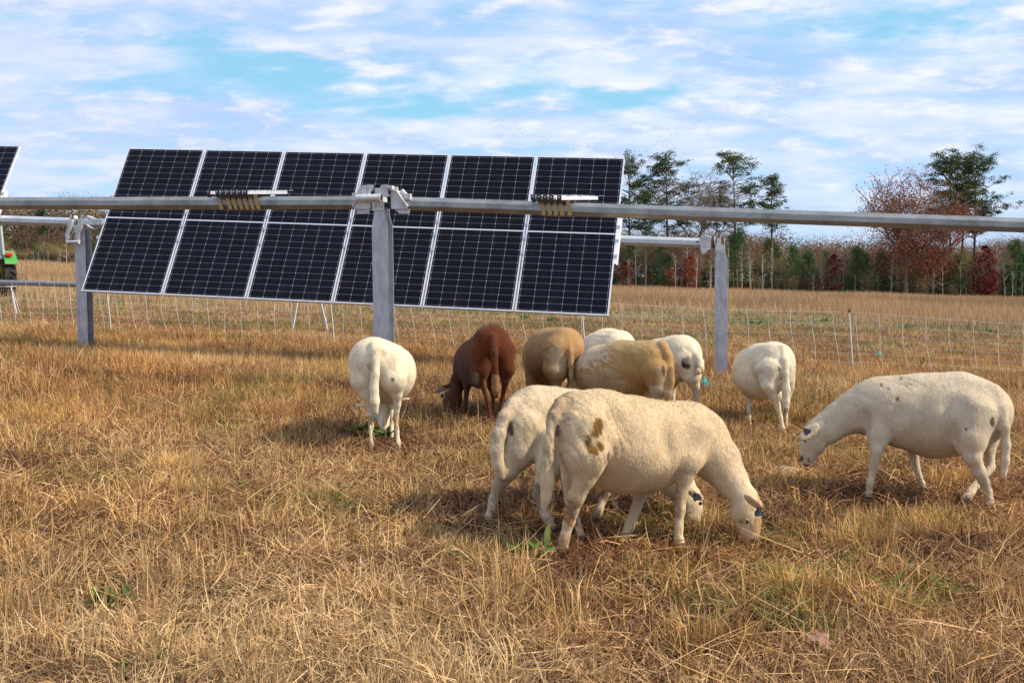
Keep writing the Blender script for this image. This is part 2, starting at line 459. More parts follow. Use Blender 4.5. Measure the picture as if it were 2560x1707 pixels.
# the sleeve joint on the right-hand tube
q = on_row(2350, 556, c1); sj = MB()
sl_ = MB(); sl_.tube([(-.006, 0, 0), (.006, 0, 0)], .0665, 8, rot=.5)
xj = dR; zj = np.array([0, 0, 1.]) - xj * xj[2]; zj /= np.linalg.norm(zj); yj = np.cross(zj, xj)
Mj = Matrix((tuple(xj), tuple(yj), tuple(zj))).transposed().to_4x4(); Mj.translation = Vector(q)

pp = c1 + NH * 0.0
post1, MP1, H1 = hpost(c1, c1[2] - .055, 'near galvanised H post carrying the bracket head, behind the white sheep', 'galvanised tracker posts')
# bearing head on the near post: coordinates measured from the tube axis, u along the row, w up, metres
def bearing_big(parent, M, H, top):
    s = 1 / (12.38 * 270.0)
    def cv(pts): return [((a - 1052) * s, H + top - (b - 706) * s) for a, b in pts]
    yf = -.10
    b1 = MB(); b1.prism(cv([(825, 700), (1215, 700), (1210, 940), (1180, 970), (860, 970), (825, 940)])[::-1], -.092, -.081); b1.build('bolt_plate', M_plate, parent, bevel=.001)
    for a in (905, 1150):
        c = cv([(a, 800)])[0]; bb = MB(); bb.tube([(c[0], -.092, c[1]), (c[0], -.106, c[1])], .0105, 6); bb.tube([(c[0], -.106, c[1]), (c[0], -.118, c[1])], .006, 8); bb.build('bolt', M_bolt, parent)
    # cross pipe in front with flanged end
    b2 = MB(); p0 = cv([(430, 590)])[0]; p1 = cv([(1180, 590)])[0]
    b2.tube([(p0[0], -.155, p0[1]), (p1[0], -.155, p1[1])], .034, 20)
    b2.tube([(p1[0] - .006, -.155, p1[1]), (p1[0] + .004, -.155, p1[1])], .040, 20)
    b2.tube([(p0[0] - .004, -.155, p0[1]), (p0[0] + .004, -.155, p0[1])], .038, 20); b2.build('pivot_pipe', M_plate, parent)
    b3 = MB(); b3.tube([(p1[0] + .0045, -.155, p1[1]), (p1[0] + .0075, -.155, p1[1])], .027, 18); b3.build('pipe_bore', M_dark, parent)
    lp = MB()
    lp.prism(cv([(400, 700), (400, 480), (520, 200), (710, 200), (710, 700)])[::-1], -.150, -.142)
    lp.prism(cv([(715, 700), (715, 180), (915, 190), (905, 300), (820, 430), (820, 700)])[::-1], -.128, -.118)
    lp.prism(cv([(405, 470), (415, 470), (415, 700), (405, 700)])[::-1], -.142, .02); lp.build('bearing_arm', M_plate, parent, bevel=.001)
    ce = MB(); ce.prism(cv([(915, 700), (920, 275), (1110, 275), (1155, 310), (1060, 360), (1060, 700)])[::-1], -.085, -.075)
    ce.box((0, 0, H + top + .03), (.06, .13, .05)); ce.build('bearing_core', M_plate, parent, bevel=.001)
    rp = MB()
    rp.prism(cv([(1090, 470), (1190, 210), (1320, 195), (1420, 225), (1400, 560), (1360, 600), (1220, 540)])[::-1], -.150, -.141)
    rp.prism(cv([(1420, 225), (1530, 230), (1560, 330), (1545, 380), (1420, 330)])[::-1], -.15, -.06); rp.build('bearing_arm', M_plate, parent, bevel=.001)
    for bz in (290, 535):
        c = cv([(1400, bz)])[0]; bb = MB(); bb.tube([(c[0] - .008, -.156, c[1]), (c[0] + .020, -.156, c[1])], .008, 8); bb.build('bolt', M_bolt, parent)
    gs = MB()
    gs.prism(cv([(1425, 330), (1640, 240), (1665, 290), (1665, 400), (1960, 850), (1940, 925), (1500, 925), (1430, 860)])[::-1], -.088, -.078)
    gs.prism(cv([(1430, 860), (1500, 925), (1440, 925)])[::-1], -.088, .07)
    gs.prism(cv([(1600, 335), (1640, 370), (1975, 850), (1950, 860)])[::-1], -.115, -.02); gs.build('gusset', M_plate, parent, bevel=.001)
    g2 = MB(); g2.prism(cv([(370, 560), (760, 700), (770, 830), (700, 900), (240, 900), (185, 835)])[::-1], -.088, -.078)
    g2.prism(cv([(185, 835), (210, 850), (400, 560), (375, 545)])[::-1], -.11, -.02); g2.build('gusset', M_plate, parent, bevel=.001)
    for pts in ([(300, 905), (750, 905), (700, 1020), (660, 1055), (330, 1055)], [(1545, 935), (2010, 935), (1995, 1070), (1680, 1070)]):
        c_ = MB(); c_.prism(cv(pts)[::-1], -.075, -.068); c_.prism(cv([pts[0], pts[1], (pts[1][0], pts[1][1] + 12), (pts[0][0], pts[0][1] + 12)])[::-1], -.088, .08); c_.build('clamp_strap', M_plate, parent, bevel=.0008)
    top_ = MB(); u0_ = cv([(1740, 360)])[0]; u1 = cv([(1900, 540)])[0]
    top_.tube([(u0_[0], -.05, u0_[1]), (u1[0], -.05, u1[1])], .021, 12); top_.box((u1[0] + .012, -.05, u1[1] - .005), (.055, .05, .055)); top_.build('end_clamp', M_plate, parent, bevel=.001)
    c = cv([(1900, 600)])[0]; bb = MB(); bb.tube([(c[0], -.078, c[1]), (c[0], -.092, c[1])], .010, 6); bb.build('bolt', M_bolt, parent)
    ls = MB(); c0 = cv([(230, 530)])[0]; ls.box((c0[0] + .01, -.075, c0[1] + .012), (.05, .012, .05)); ls.build('end_clamp', M_plate, parent, bevel=.001)
    c = cv([(265, 600)])[0]; bb = MB(); bb.tube([(c[0], -.078, c[1]), (c[0], -.09, c[1])], .009, 6); bb.build('bolt', M_bolt, parent)
bearing_big(post1, MP1, H1, .055)

# left post of the far row with its swing bracket
post2L, MPL, HL = hpost(post2L_c, post2L_c[2] - .055, 'galvanised H post with a swing bracket left of the solar array', 'galvanised tracker posts')
def bearing_left(parent, H, top):
    s = 1 / (15.68 * 178.0)
    def cv(pts): return [((a - 830) * s, H + top - (b - 470) * s) for a, b in pts]
    a = MB(); a.prism(cv([(605, 590), (900, 590), (890, 850), (620, 850)])[::-1], -.092, -.082); a.build('bolt_plate', M_plate, parent, bevel=.001)
    for x in (680, 830):
        c = cv([(x, 750)])[0]; bb = MB(); bb.tube([(c[0], -.09, c[1]), (c[0], -.104, c[1])], .011, 6); bb.build('bolt', M_bolt, parent)
    for k, (x0, yb) in enumerate(((470, -.16), (930, -.16))):
        hp = MB(); pts = [(x0 + 100, 560), (x0 + 60, 600), (x0 - 55, 900), (x0 - 30, 1200), (x0 + 50, 1210), (x0 + 90, 900), (x0 + 190, 640), (x0 + 200, 330), (x0 + 230, 190), (x0 + 160, 210)]
        hp.prism(cv(pts)[::-1], yb - .02, yb - .013)
        hp.prism(cv([(x0 - 55, 900), (x0 - 30, 1200), (x0 - 12, 1200), (x0 - 37, 900)])[::-1], yb - .013, -.06)
        hp.prism(cv([(x0 + 60, 600), (x0 + 75, 600), (x0 - 38, 900), (x0 - 55, 900)])[::-1], yb - .013, -.06); hp.build('hanger_arm', M_plate, parent, bevel=.0008)
    pv = MB(); p0 = cv([(455, 1215)])[0]; p1 = cv([(965, 1215)])[0]; pv.tube([(p0[0], -.175, p0[1]), (p1[0], -.175, p1[1])], .021, 16); pv.tube([(p1[0] - .004, -.175, p1[1]), (p1[0] + .004, -.175, p1[1])], .027, 16); pv.build('pivot_pipe', M_plate, parent)
    co = MB(); co.prism(cv([(640, 560), (640, 340), (1000, 330), (1000, 560)])[::-1], -.06, .05); co.build('bearing_core', M_plate, parent, bevel=.004)
    for x in (680, 840):
        dk = MB(); dk.prism(cv([(x, 530), (x - 5, 400), (x + 45, 380), (x + 45, 540)])[::-1], -.064, -.0605); dk.build('bearing_slot', M_dark, parent)
    lc = MB(); lc.prism(cv([(300, 590), (300, 350), (560, 340), (560, 600)])[::-1], -.078, .078); lc.prism(cv([(560, 250), (610, 200), (620, 330), (560, 340)])[::-1], -.07, .02)
    lc.prism(cv([(300, 590), (560, 600), (420, 720), (330, 690)])[::-1], -.05, -.02); lc.build('tube_clamp', M_plate, parent, bevel=.006)
    rc = MB(); rc.prism(cv([(1230, 560), (1270, 350), (1690, 370), (1690, 590)])[::-1], -.078, .078); rc.prism(cv([(1120, 210), (1420, 330), (1220, 370), (1140, 330)])[::-1], -.07, .03)
    rc.prism(cv([(1180, 540), (1480, 720), (1400, 740), (1230, 680)])[::-1], -.12, -.06); rc.build('tube_clamp', M_plate, parent, bevel=.006)
bearing_left(post2L, HL, .055)

post2R, MPR, HR = hpost(post2R_c, post2R_c[2] - .03, 'galvanised H post at the right end of the array row', 'galvanised tracker posts')
def bearing_right(parent, H):
    a = MB(); a.box((-.01, -.087, H - .035), (.115, .010, .105)); a.box((-.01, 0, H + .012), (.115, .18, .008)); a.build('bolt_plate', M_plate, parent, bevel=.001)
    for x in (-.04, .022):
        bb = MB(); bb.tube([(x, -.09, H - .05), (x, -.108, H - .05)], .0115, 6); bb.build('bolt', M_bolt, parent)
    c = MB(); c.box((-.03, 0, H + .055), (.05, .10, .085)); c.tube([(.038, 0, H + .055), (.046, 0, H + .055)], .040, 20); c.build('bearing_core', M_plate, parent, bevel=.003)
    d = MB(); d.tube([(-.105, 0, H + .05), (-.085, 0, H + .05)], .070, 20); d.build('bearing_ring', M_dark, parent, bevel=.003)
    e = MB(); e.tube([(-.085, 0, H + .05), (-.072, 0, H + .05)], .066, 20); e.build('bearing_flange', M_plate, parent)
    f = MB(); f.box((-.19, 0, H + .035), (.12, .15, .15)); f.prism([(-.25, H + .10), (-.20, H + .14), (-.12, H + .12), (-.12, H + .09)], -.08, .03)
    f.prism([(-.25, H - .04), (-.23, H - .10), (-.19, H - .09), (-.13, H - .03)], -.08, -.05); f.build('tube_clamp', M_plate, parent, bevel=.006)
    g = MB(); g.box((-.285, -.063, H + .055), (.035, .012, .014)); g.build('slot', M_dark, parent)
bearing_right(post2R, HR)

# ------------------------------------------------------------------ nested module brackets lying on the near tube
def f_strap(k, b):
    o = k.node('ShaderNodeTexCoord').outputs['Object']; a = k.noise(o, 30, 3, .6)
    k.put(b.inputs['Base Color'], k.mix(k.ss(a, .3, .7), (.30, .19, .075), (.44, .29, .12)))  # brown of the reflected grass painted into the strap colour
M_strap = mat('zinc_grass_reflection', rough=.42, metal=.55, fn=f_strap)
M_hat = mat('hat_rail_zinc', metal=.3, rough=.45, fn=galv((.36, .37, .38), (.66, .67, .68), .45, (30, 30, 1)))
def bracket(c, rowdir, label, group, lean):
    x = np.array(RH); y = -NH; z = np.array([0, 0, 1.])
    M = Matrix((tuple(x), tuple(y), tuple(z))).transposed().to_4x4(); M.translation = Vector(c)
    root = empty('module_bracket', None, M=M); tag(root, label, 'bracket', group)
    # strap round the front and underside of the tube, leaning
    st = MB(); w_ = .038; zt = .075; zb = -.0655
    sh = lean
    def sx(zv): return (zt - zv) * sh
    for (y0, z0, y1, z1) in ((-.068, zt, -.0685, zb + .004), (-.0685, zb, .0685, zb), (.068, zt, .0685, zb + .004)):
        a0 = sx(z0); a1 = sx(z1); t = .003
        if abs(z0 - z1) > .01:
            yo = -t if y0 < 0 else t
            vs = [(a0, y0, z0), (a0 + w_, y0, z0), (a1 + w_, y1, z1), (a1, y1, z1), (a0, y0 + yo, z0), (a0 + w_, y0 + yo, z0), (a1 + w_, y1 + yo, z1), (a1, y1 + yo, z1)]
        else:
            vs = [(a0, y0, z0), (a0 + w_, y0, z0), (a0 + w_, y1, z1), (a0, y1, z1), (a0, y0, z0 - t), (a0 + w_, y0, z0 - t), (a0 + w_, y1, z1 - t), (a0, y1, z1 - t)]
        st.add(vs, [(0, 1, 2, 3), (7, 6, 5, 4), (0, 4, 5, 1), (1, 5, 6, 2), (2, 6, 7, 3), (3, 7, 4, 0)])
    st.build('strap', M_strap, root)
    # rail: hat channel lying back and to the right
    an = R_(38); d = Vector((math.cos(an), math.sin(an), .03)); s_ = Vector((-math.sin(an), math.cos(an), 0))
    rl = MB(); L = .38; o0 = Vector((-.045, -.10, .068 + .006))
    prof = [(-.024, 0), (-.018, .032), (.018, .032), (.024, 0)]
    def pt(q, t_): return o0 + d * t_ + s_ * q[0] + Vector((0, 0, q[1]))
    vs = [pt(q, 0) for q in prof] + [pt(q, L) for q in prof]
    rl.add(vs, [(0, 4, 5, 1), (1, 5, 6, 2), (2, 6, 7, 3), (0, 3, 7, 4), (0, 1, 2, 3), (7, 6, 5, 4)])
    for t_ in (.08, .2, .32, .42):
        rl.box(o0 + d * t_ + Vector((0, 0, .036)), (.034, .024, .007))
    rl.build('rail', M_hat, root, bevel=.002)
    ec = MB(); k2 = o0 - d * .004
    ec.box((-.05, -.112, .068 + .024), (.040, .020, .050)); ec.box((-.044, -.108, .060), (.040, .014, .026)); ec.build('end_cap', M_dark, root, bevel=.004)
    bo = MB(); bo.tube([(-.05, -.122, .098), (-.05, -.130, .098)], .0075, 6); bo.build('bolt', M_bolt, root)
ordl = ['first', 'second', 'third', 'fourth', 'fifth', 'sixth', 'seventh']
for i in range(7):
    px = 548 + 14.0 * i + (8 if i > 0 else 0); yl = 509 - 4.5 * (px / 955)
    q = on_row(px, 505.5, c1); s_ = (q - t1L) @ dL; q = t1L + dL * s_
    bracket(q, dL, f'{ordl[i]} from left of seven rail brackets on the near tube', 'nested rail brackets on the tube', .28)
for i in range(5):
    px = 1352 + 15.3 * i + (4 if i == 4 else 0); q = on_row(px, 518, c1); s_ = (q - c1) @ dR; q = c1 + dR * s_
    bracket(q, dR, f'{ordl[i]} from left of five rail brackets right of the near post', 'five nested rail brackets right of the post', .16)

# ------------------------------------------------------------------ electric netting fence
def f_rope(k, b):
    o = k.node('ShaderNodeTexCoord').outputs['Object']; a = k.noise(o, 60, 2, .5)
    k.put(b.inputs['Base Color'], k.mix(k.ss(a, .4, .6), (.55, .53, .50), (.85, .85, .84)))
M_rope = mat('fence_twine', rough=.7, fn=f_rope)
fa = P(-260, 688, 20.6); fb = P(2123, 781, 15.75); fc = P(2900, 822, 14.6)
def fence_xy(t):                              # t in metres from fa
    L1 = np.linalg.norm((fb - fa)[:2]); L2 = np.linalg.norm((fc - fb)[:2])
    if t <= L1: q = fa + (fb - fa) * t / L1
    else: q = fb + (fc - fb) * (t - L1) / L2
    return q, L1 + L2
_, LF = fence_xy(0)
fence = empty('netting_fence', (fa[0], fa[1], float(ground(fa[0], fa[1]))))
tag(fence, 'white electric netting fence with thin posts crossing behind the sheep', 'fence')
net = MB(); rf_ = random.Random(5)
step = .305; nv = int(LF / step)
hts = [.02, .13, .25, .37, .50, .66, .82]
tops = []
sags = {}
L1_ = np.linalg.norm((fb - fa)[:2]); ppos = [L1_ - .22 - 3.9 * k for k in range(5) if L1_ - .22 - 3.9 * k > 0] + [L1_ - .22 + 3.9]
# posts stand where the photo shows them
fpx = [267, 826, 1455, 2125]
def t_of_px(px):
    lo, hi = 0, LF
    for _ in range(50):
        m_ = (lo + hi) / 2
        if proj(fence_xy(m_)[0])[0] < px: lo = m_
        else: hi = m_
    return lo
ppos = [t_of_px(p) for p in fpx] + [t_of_px(2125) + 4.0]
def sag(t):
    ds = sorted(abs(t - p) for p in ppos); return -.035 * min(1, ds[0] / 1.9) ** 1.3
phase = 0.12
def strand_pt(t, h, wob=0):
    q, _ = fence_xy(t); g = float(ground(q[0], q[1])); topz = q[2]
    fr = h / .82
    z = g + h * (topz - g) / .82 + sag(t) * fr
    return Vector((q[0] - .03 * math.sin(fr * 3 + t) * (1 - fr) + (.05 * (1 - fr) ** 1.5), q[1] - .02 * math.sin(t * 2.1), z))
o_f = Vector(fence.location)
for i in range(nv):
    t = phase + i * step; w1 = rf_.uniform(-.008, .008); w2 = rf_.uniform(-.015, .03)
    pts = []
    for h in np.linspace(0, .82, 10):
        p = strand_pt(t, h); fr = 1 - h / .82
        p.x += w1 * math.sin(fr * 5) + w2 * fr * fr + .006 * math.sin(fr * 9 + i); pts.append(p - o_f)
    net.tube(pts, .0031, 4, cap=False)
    for h in hts[1:]:
        p = strand_pt(t, h); fr = 1 - h / .82; p.x += w1 * math.sin(fr * 5) + w2 * fr * fr + .006 * math.sin(fr * 9 + i)
        net.box(p - o_f, (.010, .010, .013))
for h in hts[1:]:
    pts = [strand_pt(phase + i * step / 2, h) + Vector((0, 0, rf_.uniform(-.004, .004))) - o_f for i in range(nv * 2 - 1)]
    net.tube(pts, .0011 if h < .8 else .0016, 3, cap=False)
net.build('netting', M_rope, fence)
for t in ppos:
    q, _ = fence_xy(t); g = float(ground(q[0], q[1])); pb = MB()
    base = Vector((q[0] + .06, q[1], g - .1)) - o_f; tp = Vector((q[0] - .01, q[1], q[2] + .01)) - o_f
    pb.tube([base, tp], .0085, 8); ob = pb.build('fence_post', M_white, fence)
    cp = MB(); cp.tube([tp - (tp - base).normalized() * .01, tp + (tp - base).normalized() * .035], .013, 8); cp.build('cap', M_black, ob)

# ------------------------------------------------------------------ long tube lying on trestles beyond the fence
M_trest = mat('trestle_paint', (.55, .50, .50), .55, .2)
def trestle(c, label, legs_px=None):
    g = float(ground(c[0], c[1])); root = empty('trestle', (c[0], c[1], g), .25); tag(root, label, 'trestle', 'trestles under the loose tube')
    H = c[2] - .07 - g
    b = MB(); b.box((0, 0, H - .02), (.62, .05, .04)); b.build('top_bar', M_trest, root)
    for sx_ in (-1, 1):
        for sy in (-1, 1):
            l = MB(); l.tube([(sx_ * .20, sy * .02, H - .03), (sx_ * .34, sy * .20, -.03)], .016, 6); l.build('leg', M_trest, root)
        l = MB(); l.tube([(sx_ * .27, -.11, H * .5), (sx_ * .27, .11, H * .5)], .008, 5); l.build('brace', M_trest, root)
b0 = P(-330, 703, 25.4); b1 = P(10, 706, 24.2); b2 = P(880, 733, 21.2)
bd = (b2 - b1) / np.linalg.norm(b2 - b1)
long_tube('steel_tube', b1 - bd * 4, b1 + bd * 9.4, .058, mat('dull_tube', metal=.6, rough=.5, fn=galv((.22, .22, .23), (.34, .34, .35), .5, (.3, 8, 8))), label='loose grey steel tube resting on trestles beyond the netting fence', cat='steel tube')
def on_beam(px):
    lo, hi = -4, 12
    for _ in range(40):
        m_ = (lo + hi) / 2
        if proj(b1 + bd * m_)[0] < px: lo = m_
        else: hi = m_
    return b1 + bd * lo
trestle(on_beam(2), 'thin metal trestle under the loose tube near the tractor')
trestle(on_beam(772), 'thin metal trestle whose legs show under the solar array')

# ------------------------------------------------------------------ small teal marker flags
M_teal = mat('teal_flag', (.12, .62, .58), .5); M_wire = mat('wire', (.2, .2, .2), .4, .8)
def flag(px, py, d, label, s=1.0, lean=.1):
    c = P(px, py, d); g = float(ground(c[0], c[1])); root = empty('marker_flag', (c[0], c[1], g)); tag(root, label, 'flag', 'small teal marker flags')
    h = c[2] - g; wv = MB(); wv.tube([(0, 0, -.05), (lean * h, 0, h + .05 * s)], .0018, 5); wv.build('wire_stake', M_wire, root)
    cl_ = MB(); a = .10 * s
    vs = [(lean * h, 0, h + .05 * s), (lean * h + a * .45, .012, h + .005), (lean * h + a * .5, .02, h - .045 * s), (lean * h + a * .1, .01, h - .02 * s), (lean * h - a * .18, -.004, h + .0)]
    cl_.add(vs + [(v[0], v[1] + .0015, v[2]) for v in vs], [(0, 1, 2, 3, 4), (9, 8, 7, 6, 5)] + [(i, (i + 1) % 5, (i + 1) % 5 + 5, i + 5) for i in range(5)]); cl_.build('flag_cloth', M_teal, root)
flag(2194, 884, 16.6, 'small teal marker flag beyond the netting fence at right')
flag(1757, 955, 10.3, 'small teal marker flag half hidden behind the white sheep beside the right post', 1.0, .05)

# ------------------------------------------------------------------ tractor at the left edge
def build_tractor():
    c = P(-34, 742, 36.0); g = float(ground(c[0], c[1]))
    root = empty('tractor', (c[0] - .1, c[1] + .0, g), R_(36)); root.scale = (.87, .87, .87); tag(root, 'green tractor with a grey cab, mostly cut off by the left edge', 'tractor')
    Mg = mat('green_paint', (.07, .33, .05), .35); My = mat('yellow_paint', (.75, .50, .02), .4); Mt = mat('tyre_rubber', (.035, .028, .022), .85)
    Mc = mat('cab_frame', (.42, .46, .44), .5); Mgl = mat('cab_glass', (.25, .32, .33), .1, spec=.6); Mr = mat('red_lamp', (.75, .02, .02), .25); Mk = mat('chassis_black', (.03, .03, .03), .6)
    def wheel(x, y, r, wd, nl):
        t = MB(); prof = [(-wd / 2, r * .62), (-wd / 2, r * .86), (-wd * .42, r * .94), (wd * .42, r * .94), (wd / 2, r * .86), (wd / 2, r * .62)]
        seg = 40; vs = []; fs = []
        for k in range(seg):
            a = 2 * math.pi * k / seg
            for (px_, rr) in prof: vs.append((px_, rr * math.cos(a), rr * math.sin(a)))
        n_ = len(prof)
        for k in range(seg):
            for j in range(n_): fs.append((k * n_ + j, k * n_ + (j + 1) % n_, ((k + 1) % seg) * n_ + (j + 1) % n_, ((k + 1) % seg) * n_ + j))
        t.add(vs, fs)
        for k in range(nl):
            for sd_ in (-1, 1):
                a = 2 * math.pi * (k + (.5 if sd_ > 0 else 0)) / nl; ca, sa = math.cos(a), math.sin(a)
                Mx = Matrix.Rotation(a, 3, 'X') @ Matrix.Rotation(sd_ * R_(40), 3, 'Y') if False else Matrix.Rotation(a, 3, 'X') @ Matrix.Rotation(sd_ * R_(38), 3, 'Y').to_3x3()
                Mx = Matrix.Rotation(a, 3, 'X') @ Matrix.Rotation(sd_ * R_(38), 3, 'Z')
                Mx = Matrix.Rotation(a, 3, 'X') @ Matrix.Rotation(sd_ * R_(36), 3, 'Y')
                ctr = Matrix.Rotation(a, 3, 'X') @ Vector((sd_ * wd * .24, r * .965, 0))
                t.box(ctr, (wd * .54, r * .10, r * .075), Matrix.Rotation(a, 3, 'X') @ Matrix.Rotation(-sd_ * R_(35), 3, 'Y'))
        o = t.build('wheel', Mt, root, loc=(x, y, r))
        rm = MB(); rm.tube([(-wd * .38, 0, 0), (-wd * .1, 0, 0), (wd * .1, 0, 0), (wd * .38, 0, 0)], [r * .62, r * .3, r * .3, r * .62], 24); rm.build('rim', My, o)
    for sx_ in (-1, 1):
        wheel(sx_ * .82, 0, .76, .46, 20); wheel(sx_ * .78, 2.25, .5, .32, 16)
        fd = MB(); seg = 10
        for k in range(seg):
            a0 = R_(48 + 10.5 * k); a1 = R_(48 + 10.5 * (k + 1)); R1, R2 = .87, .92
            vs = []
            for a in (a0, a1):
                yv, zv = -math.cos(a + math.pi) * -1, math.sin(a)
                for rr in (R1, R2):
                    for xx in (sx_ * .62, sx_ * 1.06): vs.append((xx, math.cos(a) * rr, .76 + math.sin(a) * rr))
            fd.add(vs, [(0, 1, 5, 4), (2, 6, 7, 3), (0, 4, 6, 2), (1, 3, 7, 5), (0, 2, 3, 1), (4, 5, 7, 6)])
        o = fd.build('fender', Mg, root, bevel=.01)
        lm = MB(); lm.tube([(sx_ * .80, -.62, 1.53), (sx_ * .80, -.72, 1.47)], [.075, .06], 12); lm.box((sx_ * .80, -.64, 1.54), (.24, .16, .13)); lm.build('tail_lamp', Mr, o, bevel=.03)
    bd_ = MB(); bd_.box((0, 1.0, .78), (.42, 2.6, .42)); bd_.box((0, 0, .76), (1.2, .26, .26)); bd_.box((0, 2.25, .52), (1.3, .16, .16)); bd_.box((0, -.5, .85), (.5, .3, .5))
    for sx_ in (-1, 1): bd_.tube([(sx_ * .3, -.4, .75), (sx_ * .38, -1.15, .5)], .035, 8)
    bd_.build('chassis', Mk, root, bevel=.02)
    hd = MB(); hd.prism([(-.36, .95), (.36, .95), (.36, 1.35), (.28, 1.48), (-.28, 1.48), (-.36, 1.35)][::-1], 1.0, 2.8); hd.build('hood', Mg, root, bevel=.04)
    cb = MB()
    for sx_ in (-1, 1):
        cb.tube([(sx_ * .66, -.42, 1.45), (sx_ * .60, -.34, 2.7)], .055, 8); cb.tube([(sx_ * .62, .95, 1.1), (sx_ * .58, .85, 2.5)], .04, 8); cb.tube([(sx_ * .68, .3, 1.1), (sx_ * .62, .3, 2.5)], .03, 8)
    cb.box((0, -.42, 1.42), (1.32, .06, .12)); cb.build('cab_frame', Mc, root)
    rf2 = MB(); rf2.box((0, .25, 2.78), (1.5, 1.6, .16)); rf2.build('cab_roof', Mk, root, bevel=.05)
    gl = MB(); gl.box((0, -.385, 1.96), (1.14, .012, .98)); gl.box((-.64, .3, 1.85), (.012, 1.1, 1.2)); gl.box((.64, .3, 1.85), (.012, 1.1, 1.2)); gl.build('cab_window', Mgl, root)
build_tractor()

# ------------------------------------------------------------------ sheep
def surface_nets(D, org, h):
    S = D < 0
    nx, ny, nz = D.shape
    c = np.zeros((nx - 1, ny - 1, nz - 1), np.int8)
    for i in (0, 1):
        for j in (0, 1):
            for k in (0, 1): c += S[i:nx - 1 + i, j:ny - 1 + j, k:nz - 1 + k]
    act = (c > 0) & (c < 8); idx = -np.ones(act.shape, np.int64); I = np.argwhere(act); idx[act] = np.arange(len(I))
    acc = np.zeros((len(I), 3)); cnt = np.zeros(len(I)); a, b, d = I.T
    corners = [(i, j, k) for i in (0, 1) for j in (0, 1) for k in (0, 1)]
    for p in corners:
        for ax in range(3):
            if p[ax]: continue
            q = list(p); q[ax] = 1
            d0 = D[a + p[0], b + p[1], d + p[2]]; d1 = D[a + q[0], b + q[1], d + q[2]]
            mk = (d0 < 0) != (d1 < 0); t = np.where(mk, d0 / np.where(mk, d0 - d1, 1), 0)
            pos = np.array(p, float)[None] + np.zeros((len(I), 3)); pos[:, ax] = t
            acc[mk] += pos[mk]; cnt[mk] += 1
    V = (I + acc / cnt[:, None]) * h + org
    F_ = []
    def quads(mask, flip, offs):
        K_ = np.argwhere(mask)
        q = np.stack([idx[K_[:, 0] + o[0], K_[:, 1] + o[1], K_[:, 2] + o[2]] for o in offs], -1)
        f = flip[mask]; q[f] = q[f][:, ::-1]; F_.append(q)
    e = S[:-1, 1:-1, 1:-1] != S[1:, 1:-1, 1:-1]; fl = ~S[:-1, 1:-1, 1:-1]
    quads(e, fl, [(0, 0, 0), (0, 1, 0), (0, 1, 1), (0, 0, 1)])
    e = S[1:-1, :-1, 1:-1] != S[1:-1, 1:, 1:-1]; fl = ~S[1:-1, :-1, 1:-1]
    quads(e, fl, [(0, 0, 0), (0, 0, 1), (1, 0, 1), (1, 0, 0)])
    e = S[1:-1, 1:-1, :-1] != S[1:-1, 1:-1, 1:]; fl = ~S[1:-1, 1:-1, :-1]
    quads(e, fl, [(0, 0, 0), (1, 0, 0), (1, 1, 0), (0, 1, 0)])
    return V, np.concatenate(F_)

def body_mesh(prims, h):
    """prims: (kind, data..., blend). Union with smooth blends, then a surface."""
    lo = np.min([p['lo'] for p in prims], 0) - .05; hi = np.max([p['hi'] for p in prims], 0) + .05
    n_ = np.ceil((hi - lo) / h).astype(int) + 1
    ax = [lo[i] + h * np.arange(n_[i]) for i in range(3)]
    D = np.full(n_, .5, np.float32)
    for p in prims:
        k = p['k']; mg = k + 3 * h
        s = [slice(max(0, int((p['lo'][i] - mg - lo[i]) / h)), min(n_[i], int((p['hi'][i] + mg - lo[i]) / h) + 2)) for i in range(3)]
        G = np.stack(np.meshgrid(ax[0][s[0]], ax[1][s[1]], ax[2][s[2]], indexing='ij'), -1)
        d = p['f'](G); o = D[s[0], s[1], s[2]]
        if p.get('cut'):
            hh = np.clip(.5 - .5 * (o + d) / k, 0, 1); r = o * (1 - hh) - d * hh + k * hh * (1 - hh)
        else:
            hh = np.clip(.5 + .5 * (o - d) / k, 0, 1); r = o * (1 - hh) + d * hh - k * hh * (1 - hh)
        D[s[0], s[1], s[2]] = r
    return surface_nets(D, lo, h)
def prim_cone(a, ra, b, rb, k):
    def f(G):
        ab = b - a; L2 = ab @ ab; t = np.clip(((G - a) @ ab) / L2, 0, 1)
        return np.linalg.norm(G - a - t[..., None] * ab, axis=-1) - (ra + (rb - ra) * t)
    r = max(ra, rb)
    return dict(f=f, k=k, lo=np.minimum(a, b) - r, hi=np.maximum(a, b) + r)
def prim_ell(c, axes, rad, k, cut=False):
    A = np.array([v / np.linalg.norm(v) for v in axes]); rad = np.array(rad)
    def f(G):
        q = (G - c) @ A.T / rad; m_ = np.linalg.norm(q, axis=-1)
        g = np.linalg.norm(q / rad, axis=-1) + 1e-6
        return m_ * (m_ - 1) / g
    r = rad.max(); return dict(f=f, k=k, lo=c - r, hi=c + r, cut=cut)

